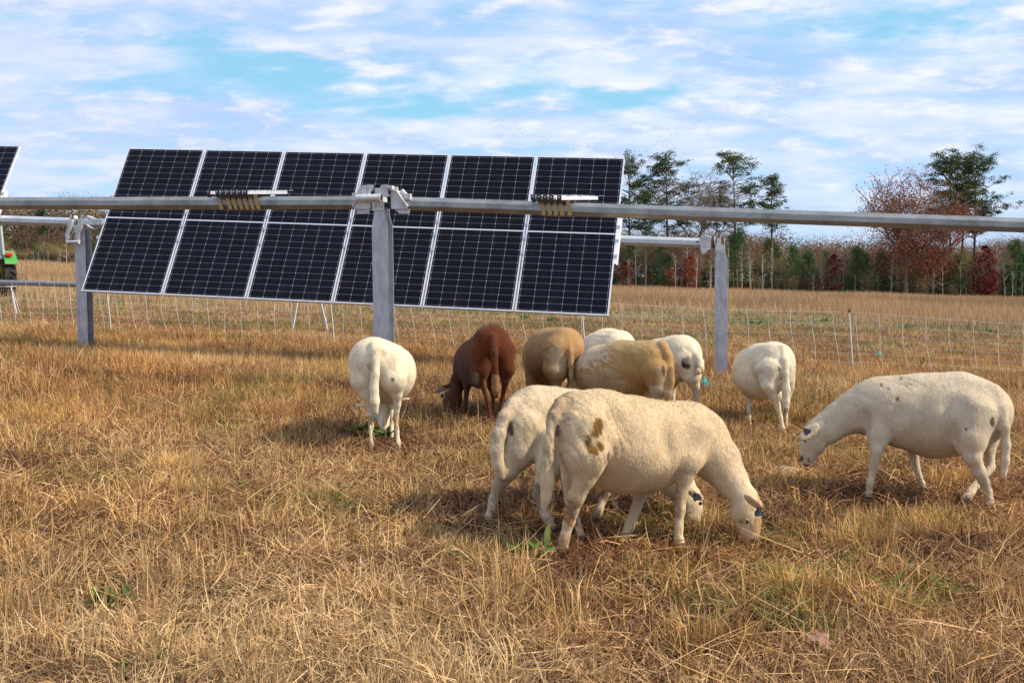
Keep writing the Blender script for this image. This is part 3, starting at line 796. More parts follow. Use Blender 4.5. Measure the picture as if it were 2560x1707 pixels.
def f_wool(k, b):
    c = attr_col(k); o = k.node('ShaderNodeTexCoord').outputs['Object']
    fib = k.noise(k.vm('MULTIPLY', o, (1, 1, .35)), 120, 3, .7); big = k.noise(o, 9, 4, .6); md = k.noise(k.vm('MULTIPLY', o, (1, 1, .4)), 30, 4, .65)
    v = k.m('ADD', k.m('MULTIPLY', fib, .5), k.m('MULTIPLY', md, .5))
    k.put(b.inputs['Base Color'], k.mix(1.0, k.mix(1.0, c, k.mix(k.ss(v, .36, .64), (.87, .84, .79), (1.07, 1.06, 1.04)), 'MULTIPLY'), k.mix(k.ss(big, .35, .65), (.93, .90, .86), (1.03, 1.03, 1.03)), 'MULTIPLY'))
    k.put(b.inputs['Normal'], k.bump(k.m('ADD', k.m('MULTIPLY', md, 1.4), k.m('MULTIPLY', fib, .5)), .8, .008))
    b.inputs['Sheen Weight'].default_value = .08; b.inputs['Sheen Roughness'].default_value = .5
M_wool = mat('short_wool', rough=.88, spec=.12, fn=f_wool)
M_hair = mat('coat_hair', rough=.75, spec=.15, fn=f_attr)
M_eye = mat('eye', (.02, .012, .008), .12); M_tag = mat('ear_tag_plastic', (.012, .016, .022), .35)

def sheep(name, chains, ears, spots, coat, label, tagcol=None, eyes=(), hoofy=(), h=.0095, hair=34000, creases=(), tags=(), ref=None, hairlen=.009, kbody=.055, wrinkle=.6):
    prims = []
    for ch in chains:
        k = ch.get('k', kbody) * .72; pts = [(P(x, y, d), (r * .985 + (.6 if r > 30 else -.6)) * d / F) for (x, y, r, d) in ch['p']]
        sq = ch.get('sq')
        for (a, ra), (b, rb) in zip(pts[:-1], pts[1:]): prims.append(prim_cone(a, ra, b, rb, k))
        if len(pts) == 1: prims.append(prim_cone(pts[0][0], pts[0][1], pts[0][0] + np.array([0, 0, .001]), pts[0][1], k))
    for (bx, by, bd_, tx, ty, td, wpx, nrm) in ears:
        a = P(bx, by, bd_); b = P(tx, ty, td); L = np.linalg.norm(b - a) / 2; c = (a + b) / 2
        ax = (b - a) / (2 * L); nr = np.array(nrm, float); nr -= ax * (nr @ ax); nr /= np.linalg.norm(nr)
        wd = wpx * bd_ / F
        prims.append(prim_ell(c, [ax, np.cross(ax, nr), nr], (L * 1.22, wd * 1.15, .0115), .010))
        prims.append(dict(prim_ell(c + nr * .016 + ax * L * .1, [ax, np.cross(ax, nr), nr], (L * .8, wd * .7, .011), .006, cut=True)))
    for cr in creases:                  # hollows
        x, y, d, rx, ry, dep = cr[:6]
        prims.append(prim_ell(P(x, y, d), [RT, UP, FW], (rx * d / F, ry * d / F, dep), cr[6] if len(cr) > 6 else .02, cut=True))
    V, Fq = body_mesh(prims, h)
    V = V.astype(float)
    # light smoothing
    e = np.concatenate([Fq[:, [0, 1]], Fq[:, [1, 2]], Fq[:, [2, 3]], Fq[:, [3, 0]]])
    for it in range(2):
        s = np.zeros_like(V); cn = np.zeros(len(V))
        for ax in range(3): s[:, ax] = np.bincount(e[:, 0], V[e[:, 1], ax], len(V)) + np.bincount(e[:, 1], V[e[:, 0], ax], len(V))
        cn = np.bincount(e[:, 0], minlength=len(V)) + np.bincount(e[:, 1], minlength=len(V))
        V = V * .5 + .5 * s / cn[:, None]
    # muscle and skin-fold relief along the outward normal
    fn_ = np.cross(V[Fq[:, 2]] - V[Fq[:, 0]], V[Fq[:, 3]] - V[Fq[:, 1]]); vn = np.zeros_like(V)
    for c_ in range(4):
        for ax in range(3): vn[:, ax] += np.bincount(Fq[:, c_], fn_[:, ax], len(V))
    vn /= np.linalg.norm(vn, axis=1)[:, None] + 1e-9
    sx_ = V[:, 0] * .9 + V[:, 1] * .6; zr = V[:, 2] - ground(V[:, 0], V[:, 1]); tor = sst(.30, .42, zr)
    big_ = (vnoise(sx_, V[:, 2] + V[:, 1] * .5, .13, 71) - .5) * .010 + (vnoise(sx_ * 1.0, V[:, 2] * .9, .06, 72) - .5) * .006
    wr = vnoise(sx_ + .25 * (V[:, 2]), V[:, 2] * .22, .022, 73); ridge = 1 - np.abs(wr - .5) * 2
    zone = sst(.38, .62, vnoise(sx_, V[:, 2], .16, 74)) * sst(.72, .58, zr)
    V = V + vn * ((big_ - .006 * wrinkle * zone * ridge ** 3) * tor)[:, None]
    px, py, dd = proj(V)
    C = np.empty((len(V), 3)); C[:] = coat
    n1 = vnoise(V[:, 0] * 1.0 + V[:, 1] * .7, V[:, 2] + V[:, 1] * .4, .05, 3); n2 = vnoise(V[:, 0] + V[:, 1], V[:, 2] - V[:, 1] * .5, .012, 5)
    C *= (.93 + .12 * n1)[:, None]
    for sp in spots:
        x, y, rx, ry, col = sp[:5]; st = sp[5] if len(sp) > 5 else 1.0; rag = sp[6] if len(sp) > 6 else .35; dmax = sp[7] if len(sp) > 7 else None
        q = ((px - x) / rx) ** 2 + ((py - y) / ry) ** 2 + (n2 - .5) * rag * 3 + (n1 - .5) * rag * 2
        m_ = np.clip((1.15 - q) / .4, 0, 1) * st
        if dmax is not None: m_ = m_ * (dd < dmax)
        C = C * (1 - m_[:, None]) + np.array(col) * m_[:, None]
    gz = ground(V[:, 0], V[:, 1])
    hf = (V[:, 2] - gz < .035); C[hf] = C[hf] * .0 + np.array((.06, .05, .045))
    org = V.mean(0); org[2] = float(ground(org[0], org[1]))
    o = np_mesh(name, V, [Fq], M_wool, C, smooth=True, origin=org)
    tag(o, label, 'sheep', 'grazing flock of hair sheep')
    # coat hair
    if hair:
        v = V[Fq]; nr = np.cross(v[:, 2] - v[:, 0], v[:, 3] - v[:, 1]); ar = np.linalg.norm(nr, axis=1); nr = nr / np.maximum(ar, 1e-9)[:, None]
        toc = CAM - v.mean(1); fac = (nr * toc).sum(1) / np.linalg.norm(toc, axis=1)
        wgt = ar.copy(); wgt /= wgt.sum()
        pick = rng.choice(len(Fq), hair, p=wgt); u = rng.random((hair, 2))
        q = v[pick]; pos = (q[:, 0] * (1 - u[:, :1]) * (1 - u[:, 1:]) + q[:, 1] * u[:, :1] * (1 - u[:, 1:]) + q[:, 2] * u[:, :1] * u[:, 1:] + q[:, 3] * (1 - u[:, :1]) * u[:, 1:])
        nn = nr[pick]
        down = np.array([0, 0, -1.0]) + .5 * (np.array(ref) if ref is not None else 0) + rng.normal(0, .28, (hair, 3))
        tg = down - nn * (down * nn).sum(1)[:, None]; tg /= np.linalg.norm(tg, axis=1)[:, None] + 1e-6
        zrel = (pos[:, 2] - ground(pos[:, 0], pos[:, 1]))
        L = hairlen * rng.uniform(.6, 1.35, hair) * (.35 + .65 * sst(.28, .42, zrel))
        dirv = tg + nn * rng.uniform(.10, .42, (hair, 1)); dirv /= np.linalg.norm(dirv, axis=1)[:, None]
        sd_ = np.cross(dirv, nn); sd_ /= np.linalg.norm(sd_, axis=1)[:, None] + 1e-6
        wd = .0011
        A = pos - sd_ * wd - nn * .001; Bq = pos + sd_ * wd - nn * .001; T = pos + dirv * L[:, None]
        HV = np.stack([A, Bq, T], 1).reshape(-1, 3); HF = np.arange(hair * 3).reshape(-1, 3)
        hc = C[Fq[pick, 0]] * rng.uniform(.86, 1.08, (hair, 1)); hc = np.repeat(hc, 3, 0); hc[2::3] *= 1.06
        ho = np_mesh('coat', HV, [HF], M_hair, hc, origin=org, parent=o)
    for (x, y, d, r) in eyes:
        m_ = MB(); c = P(x, y, d) - org; rr = r * d / F
        segs = [(0, 0, -rr), (0, 0, -rr * .7), (0, 0, 0), (0, 0, rr * .7), (0, 0, rr)]
        m_.tube([Vector(c) + Vector(s_) for s_ in segs], [rr * .05, rr * .7, rr, rr * .7, rr * .05], 12); m_.build('eye', M_eye, o)
    for (x, y, d, s, rot, mt, tilt) in tags:
        c = P(x, y, d) - org; sc = s * d / F
        pts = [(-.5, -.42), (.5, -.42), (.5, .02), (.22, .30), (.12, .5), (-.12, .5), (-.22, .30), (-.5, .02)]
        ca, sa = math.cos(R_(rot)), math.sin(R_(rot)); t_ = MB(); fr = []; bk = []
        nrm = -FW + RT * tilt[0] + UP * tilt[1]; nrm /= np.linalg.norm(nrm); rx_ = RT - nrm * (RT @ nrm); rx_ /= np.linalg.norm(rx_); uy = np.cross(nrm, rx_)
        for (a, b) in pts:
            aa, bb = a * ca - b * sa, a * sa + b * ca
            p_ = c + (rx_ * aa + uy * bb) * sc; fr.append(p_ + nrm * .0015); bk.append(p_ - nrm * .0015)
        k_ = len(pts); t_.add(fr + bk, [tuple(range(k_)), tuple(range(2 * k_ - 1, k_ - 1, -1))] + [(i, i + k_, (i + 1) % k_ + k_, (i + 1) % k_) for i in range(k_)])
        t_.tube([c + (rx_ * (-.0 * ca - .25 * sa) + uy * (.25 * ca)) * sc + nrm * .001, c + (rx_ * (-.25 * sa) + uy * (.25 * ca)) * sc + nrm * .004], .12 * sc, 10)
        t_.build('ear_tag', mt, o)
    return o

FEET = []
def leg(pts, k=.016):
    q = P(pts[-1][0], pts[-1][1], pts[-1][3]); FEET.append((q[0], q[1]))
    return dict(p=[(x, y, r * (1 if i < 2 else .86), d) for i, (x, y, r, d) in enumerate(pts)], k=k * .8)
CREAM = (.66, .53, .35); WHITE = (.74, .66, .53); TAN = (.40, .265, .135); RUST = (.105, .026, .006); DIRT = (.30, .17, .075)
SPOT = (.205, .105, .025); PINK = (.16, .09, .07)

# S1: the big cream sheep in front
sheep('sheep', [
    dict(p=[(1448, 1058, 84, 4.50), (1500, 1076, 104, 4.55), (1555, 1106, 121, 4.60), (1612, 1114, 114, 4.66), (1668, 1105, 96, 4.70), (1722, 1096, 88, 4.75), (1755, 1108, 72, 4.78)], k=.03),
    dict(p=[(1500, 1045, 74, 4.52), (1600, 1070, 62, 4.64), (1725, 1065, 58, 4.74)], k=.04),
    dict(p=[(1560, 1150, 84, 4.60), (1620, 1150, 72, 4.66)], k=.05),
    dict(p=[(1748, 1100, 76, 4.76), (1793, 1152, 55, 4.72), (1826, 1198, 40, 4.66), (1852, 1236, 34, 4.62)], k=.04),
    dict(p=[(1862, 1248, 35, 4.62), (1862, 1284, 37, 4.60)], k=.02), dict(p=[(1874, 1270, 34, 4.60), (1877, 1312, 25, 4.58), (1882, 1338, 17, 4.56)], k=.018), dict(p=[(1852, 1290, 24, 4.60), (1862, 1326, 14, 4.57), (1872, 1345, 11, 4.56)], k=.012), dict(p=[(1864, 1296, 5, 4.505), (1876, 1300, 4, 4.50)], k=.012),
    leg([(1462, 1080, 80, 4.42), (1466, 1140, 62, 4.38), (1462, 1190, 34, 4.37), (1440, 1243, 25, 4.38), (1429, 1274, 21, 4.40), (1422, 1305, 17.5, 4.41), (1411, 1345, 15.5, 4.41), (1406, 1378, 17, 4.41), (1400, 1400, 17, 4.42)], .03),
    leg([(1440, 1110, 52, 4.66), (1428, 1190, 26, 4.68), (1424, 1248, 17, 4.70), (1440, 1300, 13.5, 4.68), (1456, 1345, 12.5, 4.64), (1466, 1372, 14, 4.62), (1470, 1388, 14, 4.62)], .02),
    leg([(1722, 1100, 70, 4.66), (1716, 1150, 46, 4.60), (1712, 1190, 25, 4.58), (1703, 1237, 17, 4.58), (1700, 1272, 16, 4.58), (1697, 1318, 13, 4.57), (1697, 1350, 14, 4.56), (1710, 1377, 15, 4.55), (1717, 1392, 14, 4.55)], .03),
    leg([(1700, 1120, 50, 4.86), (1640, 1190, 30, 4.86), (1602, 1237, 20, 4.78), (1587, 1279, 17, 4.72), (1573, 1316, 16, 4.66), (1563, 1342, 16, 4.62), (1560, 1372, 13, 4.58), (1562, 1398, 14, 4.56)], .02),
    dict(p=[(1402, 1006, 18, 4.42), (1385, 1040, 15, 4.36), (1376, 1095, 16, 4.34), (1370, 1150, 18, 4.34), (1368, 1205, 18.5, 4.34), (1365, 1245, 14, 4.34), (1360, 1272, 8, 4.34)], k=.02),
  ], [(1864, 1244, 4.53, 1904, 1266, 4.43, 19, (.1, -1, -.35))],
  [(1494, 1068, 14, 26, SPOT, 1, .3), (1490, 1082, 9, 16, SPOT, .9, .4), (1471, 1104, 10, 16, SPOT, 1, .4), (1502, 1116, 10, 15, SPOT, 1, .4), (1484, 1128, 13, 10, SPOT, 1, .5),
   (1394, 1073, 7, 15, (.06, .03, .025), .95, .08, 4.6), (1420, 1290, 22, 34, (.32, .15, .05), .9, .6), (1440, 1258, 22, 32, (.38, .25, .14), .7, .9), (1408, 1355, 22, 40, (.42, .26, .13), .6, 1.0),
   (1706, 1230, 22, 60, (.40, .27, .16), .4, .9), (1694, 1268, 12, 34, (.32, .19, .09), .65, .5), (1907, 1250, 14, 28, (.42, .24, .09), .8, .5), (1894, 1318, 12, 44, (.36, .2, .08), .75, .8), (1897, 1258, 10, 8, (.62, .40, .30), .5, .4), (1830, 1160, 50, 50, (.46, .34, .23), .4, .9),
   (1392, 1008, 34, 52, (.32, .21, .13), .7, 1.1), (1372, 1100, 26, 60, (.42, .31, .21), .5, 1.0), (1583, 1010, 42, 22, (.62, .47, .27), .5, .3), (1564, 1352, 10, 8, (.1, .06, .05), .7, .4), (1852, 1303, 9, 3.5, (.28, .19, .14), .8, .1), (1887, 1350, 10, 7, (.30, .18, .13), .6, .3),
   (1855, 1250, 12, 26, (.78, .66, .52), .4, .3)],
  (.67, .51, .315), 'large cream sheep grazing in front with brown spots on its hip', eyes=[(1868, 1304, 4.512, 4.2)], tags=[(1897, 1280, 4.44, 24, 4, M_tag, (.3, .2))], hair=90000, h=.0085,
  creases=[(1395, 1120, 4.32, 6, 46, .02), (1652, 1196, 4.40, 6, 22, .02), (1846, 1268, 4.53, 5, 26, .014), (1884, 1338, 4.51, 3, 9, .008), (1745, 1180, 4.60, 8, 40, .03), (1548, 1040, 4.375, 28, 34, .035, .05), (1672, 1090, 4.475, 14, 60, .03, .045), (1516, 1165, 4.36, 10, 34, .03, .03), (1800, 1120, 4.55, 14, 30, .03, .04)], ref=(-.6, -.2, 0), hairlen=.011, wrinkle=1.1)

# S2: cream sheep just behind it
sheep('sheep', [
    dict(p=[(1325, 1045, 74, 4.98), (1355, 1062, 95, 5.03), (1410, 1080, 104, 5.12), (1480, 1092, 108, 5.22), (1560, 1095, 98, 5.32), (1630, 1095, 80, 5.38)], k=.03),
    dict(p=[(1340, 1020, 54, 5.0), (1440, 1032, 56, 5.15)], k=.05),
    dict(p=[(1625, 1105, 72, 5.36), (1665, 1165, 48, 5.25), (1695, 1210, 36, 5.15), (1722, 1238, 30, 5.08)], k=.05),
    dict(p=[(1728, 1240, 27, 5.05), (1728, 1270, 29, 5.0), (1727, 1300, 23, 4.97), (1729, 1318, 16, 4.96)], k=.02),
    leg([(1312, 1070, 56, 4.9), (1296, 1130, 44, 4.88), (1268, 1178, 30, 4.86), (1248, 1212, 20, 4.88), (1234, 1248, 15, 4.90), (1223, 1292, 13, 4.88), (1216, 1330, 14, 4.86), (1212, 1348, 13, 4.86)], .025),
    leg([(1390, 1120, 60, 4.86), (1374, 1170, 36, 4.80), (1355, 1205, 22, 4.80), (1347, 1235, 19, 4.81), (1356, 1264, 18, 4.80), (1368, 1293, 15, 4.78), (1380, 1321, 13.5, 4.76), (1393, 1342, 14, 4.74), (1400, 1354, 13, 4.74)], .025),
    leg([(1540, 1150, 40, 5.10), (1524, 1205, 18, 5.06), (1512, 1236, 14, 5.05), (1497, 1276, 12.5, 5.03), (1486, 1308, 14, 5.02), (1482, 1330, 12, 5.02)], .02),
    leg([(1540, 1150, 36, 5.35), (1535, 1205, 14, 5.30), (1534, 1233, 11, 5.28), (1540, 1277, 9.5, 5.2), (1552, 1308, 10.5, 5.14), (1560, 1325, 11, 5.1)], .02),
    dict(p=[(1285, 1008, 18, 4.90), (1262, 1040, 15, 4.84), (1248, 1080, 16, 4.82), (1241, 1125, 18, 4.82), (1246, 1165, 15, 4.82), (1256, 1196, 8, 4.82)], k=.02),
  ], [(1722, 1226, 4.96, 1757, 1248, 4.90, 10, (-.1, -1, .5))],
  [(1277, 1070, 8, 20, (.09, .05, .04), .95, .3), (1290, 1125, 26, 30, (.5, .4, .3), .5, .5), (1268, 1020, 30, 26, (.42, .30, .22), .55, .9),
   (1345, 1240, 18, 40, (.17, .11, .07), .75, .5), (1366, 1300, 16, 40, (.40, .31, .22), .4, .8), (1242, 1235, 18, 40, (.26, .2, .15), .5, .9), (1225, 1290, 14, 50, (.36, .3, .23), .4, .8),
   (1512, 1236, 12, 18, (.15, .09, .05), .8, .4), (1727, 1296, 20, 28, (.48, .40, .33), .5, .9), (1714, 1316, 6, 14, (.06, .05, .05), .8, .3), (1252, 1110, 20, 50, (.50, .43, .33), .5, .7)],
  (.64, .51, .34), 'cream sheep mostly hidden behind the spotted one, its dark-tagged head showing past the front legs',
  eyes=[(1751, 1258, 4.925, 5)], tags=[(1741, 1241, 4.87, 22, 28, M_tag, (.2, .4))], hair=60000, h=.0095, ref=(-.6, 0, 0), hairlen=.013)

# S3: the sheep walking in from the right
sheep('sheep', [
    dict(p=[(2185, 1018, 72, 5.78), (2228, 1026, 84, 5.75), (2281, 1033, 93, 5.72), (2348, 1038, 101, 5.68), (2402, 1036, 98, 5.64), (2442, 1030, 84, 5.6)], k=.03),
    dict(p=[(2200, 990, 50, 5.77), (2300, 992, 56, 5.7), (2400, 990, 56, 5.64), (2460, 1010, 50, 5.58)], k=.045),
    dict(p=[(2330, 1070, 74, 5.7), (2380, 1064, 72, 5.66)], k=.05),
    dict(p=[(2192, 1018, 68, 5.78), (2140, 1027, 51, 5.80), (2102, 1046, 41, 5.80), (2066, 1071, 37, 5.80), (2046, 1080, 35, 5.8)], k=.045),
    dict(p=[(2044, 1080, 33, 5.8), (2031, 1110, 31, 5.8), (2021, 1136, 22, 5.8), (2017, 1153, 15, 5.8)], k=.02),
    leg([(2208, 1035, 58, 5.71), (2197, 1085, 31, 5.66), (2192, 1126, 17.5, 5.62), (2184, 1168, 13.5, 5.63), (2176, 1206, 10.5, 5.63), (2172, 1236, 10.5, 5.64), (2168, 1256, 11, 5.64)], .025),
    leg([(2262, 1060, 46, 5.9), (2276, 1105, 20, 5.94), (2284, 1130, 15, 5.95), (2290, 1168, 12, 5.95), (2304, 1206, 9.5, 5.92), (2317, 1233, 12, 5.88), (2316, 1256, 11, 5.85)], .022),
    leg([(2425, 1045, 72, 5.53), (2425, 1100, 42, 5.47), (2431, 1142, 25, 5.44), (2447, 1178, 19.5, 5.45), (2461, 1203, 16.5, 5.46), (2469, 1228, 13.5, 5.46), (2475, 1258, 12.5, 5.45), (2486, 1288, 14, 5.44), (2492, 1304, 12, 5.44)], .03),
    leg([(2462, 1050, 44, 5.76), (2481, 1085, 22, 5.76), (2474, 1130, 16, 5.74), (2476, 1168, 14, 5.72), (2450, 1200, 13.5, 5.68), (2427, 1228, 13.5, 5.62), (2416, 1248, 15, 5.58), (2409, 1262, 14, 5.56)], .02),
    dict(p=[(2480, 985, 26, 5.52), (2500, 1020, 15, 5.46), (2511, 1070, 12, 5.44), (2515, 1112, 12, 5.44), (2513, 1152, 11.5, 5.44), (2508, 1190, 9, 5.44)], k=.02),
  ], [(2044, 1062, 5.69, 2000, 1097, 5.68, 14, (-.1, -1, .15))],
  [(2481, 1055, 6, 14, (.05, .03, .025), .9, .1), (2203, 962, 4, 5, (.2, .1, .05), .9, .1), (2221, 971, 4, 4, (.25, .16, .1), .8, .1), (2253, 946, 5, 4, (.22, .12, .06), .8, .1), (2245, 996, 3.5, 6, (.18, .08, .04), .9, .1), (2266, 965, 3, 3, (.3, .2, .15), .8, .1), (2418, 1010, 4, 4, (.25, .2, .16), .7, .1), (2415, 1072, 4, 3.5, (.06, .05, .04), .9, .1), (2277, 960, 3, 3, (.3, .2, .15), .7, .1),
   (2003, 1146, 5, 8, (.03, .02, .02), .9, .1), (2014, 1163, 11, 4, (.16, .09, .06), .8, .2), (2023, 1150, 3, 9, (.14, .08, .06), .8, .1), (2410, 1254, 20, 11, (.03, .025, .02), .95, .2, 5.7), (2425, 1242, 12, 8, (.2, .14, .09), .7, .4), (2492, 1304, 16, 10, (.05, .04, .035), .95, .2),
   (2464, 1235, 8, 40, (.40, .29, .18), .5, .6), (2030, 1062, 16, 12, (.5, .38, .28), .5, .6), (2120, 1030, 60, 50, (.52, .44, .35), .35, .9), (2184, 1180, 10, 30, (.46, .37, .27), .5, .7)],
  (.63, .52, .37), 'pale sheep walking in from the right with its head low and a long hanging tail',
  eyes=[(2013, 1103, 5.70, 3.0)], tags=[(2017, 1079, 5.655, 19, 160, M_tag, (-.1, .3))], hair=80000, h=.009, creases=[(2222, 1085, 5.56, 6, 26, .02), (2056, 1100, 5.70, 4, 22, .012), (2024, 1150, 5.74, 2.5, 9, .008), (2378, 1005, 5.44, 28, 30, .035, .05), (2245, 1050, 5.535, 12, 44, .03, .04), (2382, 1095, 5.46, 12, 34, .03, .035), (2160, 1060, 5.66, 14, 30, .025, .04)], ref=(.6, 0, 0))

# S4: white sheep seen from behind
sheep('sheep', [
    dict(p=[(934, 905, 62, 6.88), (950, 922, 71, 7.05), (962, 932, 76, 7.25), (960, 935, 68, 7.5), (958, 940, 52, 7.7)], k=.04),
    dict(p=[(958, 950, 34, 7.75), (956, 990, 24, 7.65), (956, 1010, 20, 7.58)], k=.04),
    dict(p=[(956, 1010, 21, 7.56), (957, 1035, 20, 7.54), (960, 1060, 14, 7.5), (961, 1074, 9, 7.48)], k=.02),
    leg([(905, 905, 34, 6.86), (904, 950, 30, 6.83), (912, 985, 15, 6.83), (918, 1010, 9.5, 6.85), (924, 1042, 8, 6.87), (926, 1078, 6.5, 6.86), (929, 1110, 7, 6.84), (931, 1130, 8, 6.83)], .025),
    leg([(968, 910, 44, 6.86), (984, 950, 34, 6.83), (992, 985, 17, 6.84), (994, 1010, 11, 6.86), (989, 1045, 9.5, 6.88), (993, 1078, 7.5, 6.87), (996, 1108, 8, 6.84), (999, 1128, 8.5, 6.83)], .025),
    leg([(985, 960, 24, 7.6), (982, 1020, 9, 7.5), (980, 1060, 7, 7.4), (980, 1090, 7, 7.3), (981, 1104, 8, 7.26)], .02),
    leg([(925, 960, 24, 7.6), (930, 1020, 8, 7.55), (932, 1060, 6.5, 7.5), (932, 1092, 7, 7.45)], .02),
    dict(p=[(938, 870, 18, 6.78), (940, 900, 12, 6.70), (938, 935, 12.5, 6.68), (935, 970, 13, 6.68), (937, 1003, 13, 6.68), (940, 1032, 7, 6.68)], k=.016),
  ], [(945, 1006, 7.5, 892, 1014, 7.46, 8, (0, -.5, 1)), (968, 1004, 7.5, 1022, 997, 7.46, 8, (0, -.5, 1))],
  [(942, 885, 18, 14, (.42, .30, .22), .6, .9), (925, 917, 7, 12, (.32, .28, .24), .7, .5), (982, 950, 4, 5, (.10, .09, .06), .9, .2), (955, 925, 5, 10, (.42, .36, .25), .5, .3),
   (925, 1050, 9, 20, (.38, .21, .10), .7, .7), (927, 1090, 9, 50, (.50, .38, .26), .5, .9), (991, 1050, 12, 22, (.42, .25, .13), .7, .6), (996, 1090, 10, 40, (.50, .37, .25), .5, .9), (1012, 1000, 12, 5, (.35, .22, .13), .6, .3)],
  (.79, .69, .50), 'white sheep seen from behind in front of the near post', hair=42000, h=.0105, creases=[(955, 985, 6.74, 10, 40, .03), (926, 915, 6.66, 3, 14, .012)])

# S5: red-brown sheep
sheep('sheep', [
    dict(p=[(1228, 862, 50, 8.02), (1222, 880, 54, 8.12), (1205, 898, 58, 8.35), (1195, 905, 58, 8.6), (1180, 915, 46, 8.75)], k=.035),
    dict(p=[(1222, 925, 44, 8.2), (1205, 930, 42, 8.5)], k=.04),
    dict(p=[(1178, 912, 40, 8.74), (1162, 930, 28, 8.72), (1150, 950, 22, 8.68), (1138, 972, 20, 8.64)], k=.04),
    dict(p=[(1134, 976, 22, 8.62), (1131, 1000, 25, 8.58), (1124, 1026, 18, 8.54), (1120, 1046, 13, 8.52)], k=.02),
    leg([(1205, 880, 34, 7.98), (1200, 925, 25, 7.95), (1205, 955, 13, 7.95), (1214, 985, 8.5, 7.97), (1221, 1018, 6.5, 7.98), (1227, 1045, 7, 7.96), (1229, 1062, 7, 7.95)], .02),
    leg([(1256, 880, 32, 8.05), (1266, 925, 22, 8.02), (1264, 955, 12, 8.02), (1259, 980, 8.5, 8.04), (1252, 1012, 6.5, 8.05), (1251, 1042, 6.5, 8.04), (1250, 1060, 7, 8.03)], .02),
    leg([(1172, 930, 26, 8.55), (1167, 970, 9, 8.5), (1164, 1005, 7.5, 8.45), (1162, 1036, 7, 8.4), (1160, 1052, 7.5, 8.38)], .02),
    leg([(1225, 940, 20, 8.85), (1232, 985, 7, 8.8), (1234, 1020, 6, 8.7), (1234, 1045, 6.5, 8.6)], .02),
    dict(p=[(1234, 845, 14, 7.90), (1236, 880, 9, 7.82), (1236, 915, 9.5, 7.80), (1238, 945, 11.5, 7.80), (1240, 975, 12.5, 7.80), (1240, 990, 8, 7.80)], k=.014),
  ], [(1124, 962, 8.50, 1086, 981, 8.44, 7.5, (0, -.7, .6))],
  [(1239, 965, 14, 32, (.30, .17, .07), .8, .4, 7.9), (1188, 945, 12, 16, (.30, .25, .18), .7, .3), (1150, 945, 34, 40, (.05, .018, .01), .8, .2), (1130, 1005, 30, 40, (.11, .055, .032), .7, .3), (1105, 992, 9, 10, (.30, .26, .2), .6, .4), (1100, 976, 24, 9, (.30, .20, .12), .8, .2),
   (1215, 975, 8, 30, (.25, .12, .05), .5, .5), (1170, 1000, 14, 40, (.06, .03, .02), .6, .3), (1238, 875, 6, 30, (.07, .03, .015), .6, .3), (1170, 905, 26, 60, (.12, .045, .02), .5, .4)],
  RUST, 'red-brown sheep with its dark head down in the dry grass', eyes=[(1105, 989, 8.47, 4.5)], tags=[(1099, 974, 8.40, 8, 30, mat('blue_tag', (.03, .08, .2), .4), (0, .5))], hair=36000, h=.0105, creases=[(1222, 945, 7.86, 4, 30, .02)])

# S6: tan sheep, rump towards us
sheep('sheep', [
    dict(p=[(1412, 868, 50, 8.35), (1400, 878, 58, 8.5), (1380, 885, 66, 8.75), (1370, 890, 62, 8.95), (1362, 900, 46, 9.15)], k=.04),
    dict(p=[(1372, 905, 60, 8.85), (1365, 910, 50, 9.0)], k=.04),
    dict(p=[(1360, 915, 34, 9.2), (1356, 955, 24, 9.3), (1352, 985, 20, 9.3), (1350, 1015, 12, 9.3)], k=.04),
    leg([(1398, 880, 46, 8.3), (1390, 925, 32, 8.26), (1390, 958, 16, 8.27), (1389, 990, 9, 8.3), (1392, 1030, 7, 8.3), (1392, 1056, 8, 8.28)], .022),
    leg([(1430, 885, 30, 8.4), (1434, 930, 22, 8.38), (1430, 965, 12, 8.38), (1424, 1000, 8, 8.4), (1426, 1050, 7, 8.4)], .022),
    leg([(1335, 915, 28, 8.85), (1327, 955, 14, 8.8), (1328, 990, 9, 8.75), (1330, 1030, 7, 8.72), (1330, 1044, 8, 8.7)], .022),
    leg([(1370, 940, 24, 9.1), (1366, 990, 8, 9.05), (1366, 1036, 7, 8.9)], .022),
    dict(p=[(1420, 850, 12, 8.24), (1426, 880, 8.5, 8.18), (1428, 910, 8.5, 8.17), (1428, 938, 7.5, 8.17), (1427, 955, 5, 8.17)], k=.014),
  ], [], [(1392, 905, 22, 34, (.52, .42, .28), .6, .5, 8.6), (1400, 815, 60, 22, (.40, .24, .11), .6, .5), (1428, 920, 8, 40, (.45, .33, .18), .5, .5)],
  (.40, .235, .095), 'tan sheep with its round rump turned to us, beside the red-brown one', hair=34000, h=.0105)

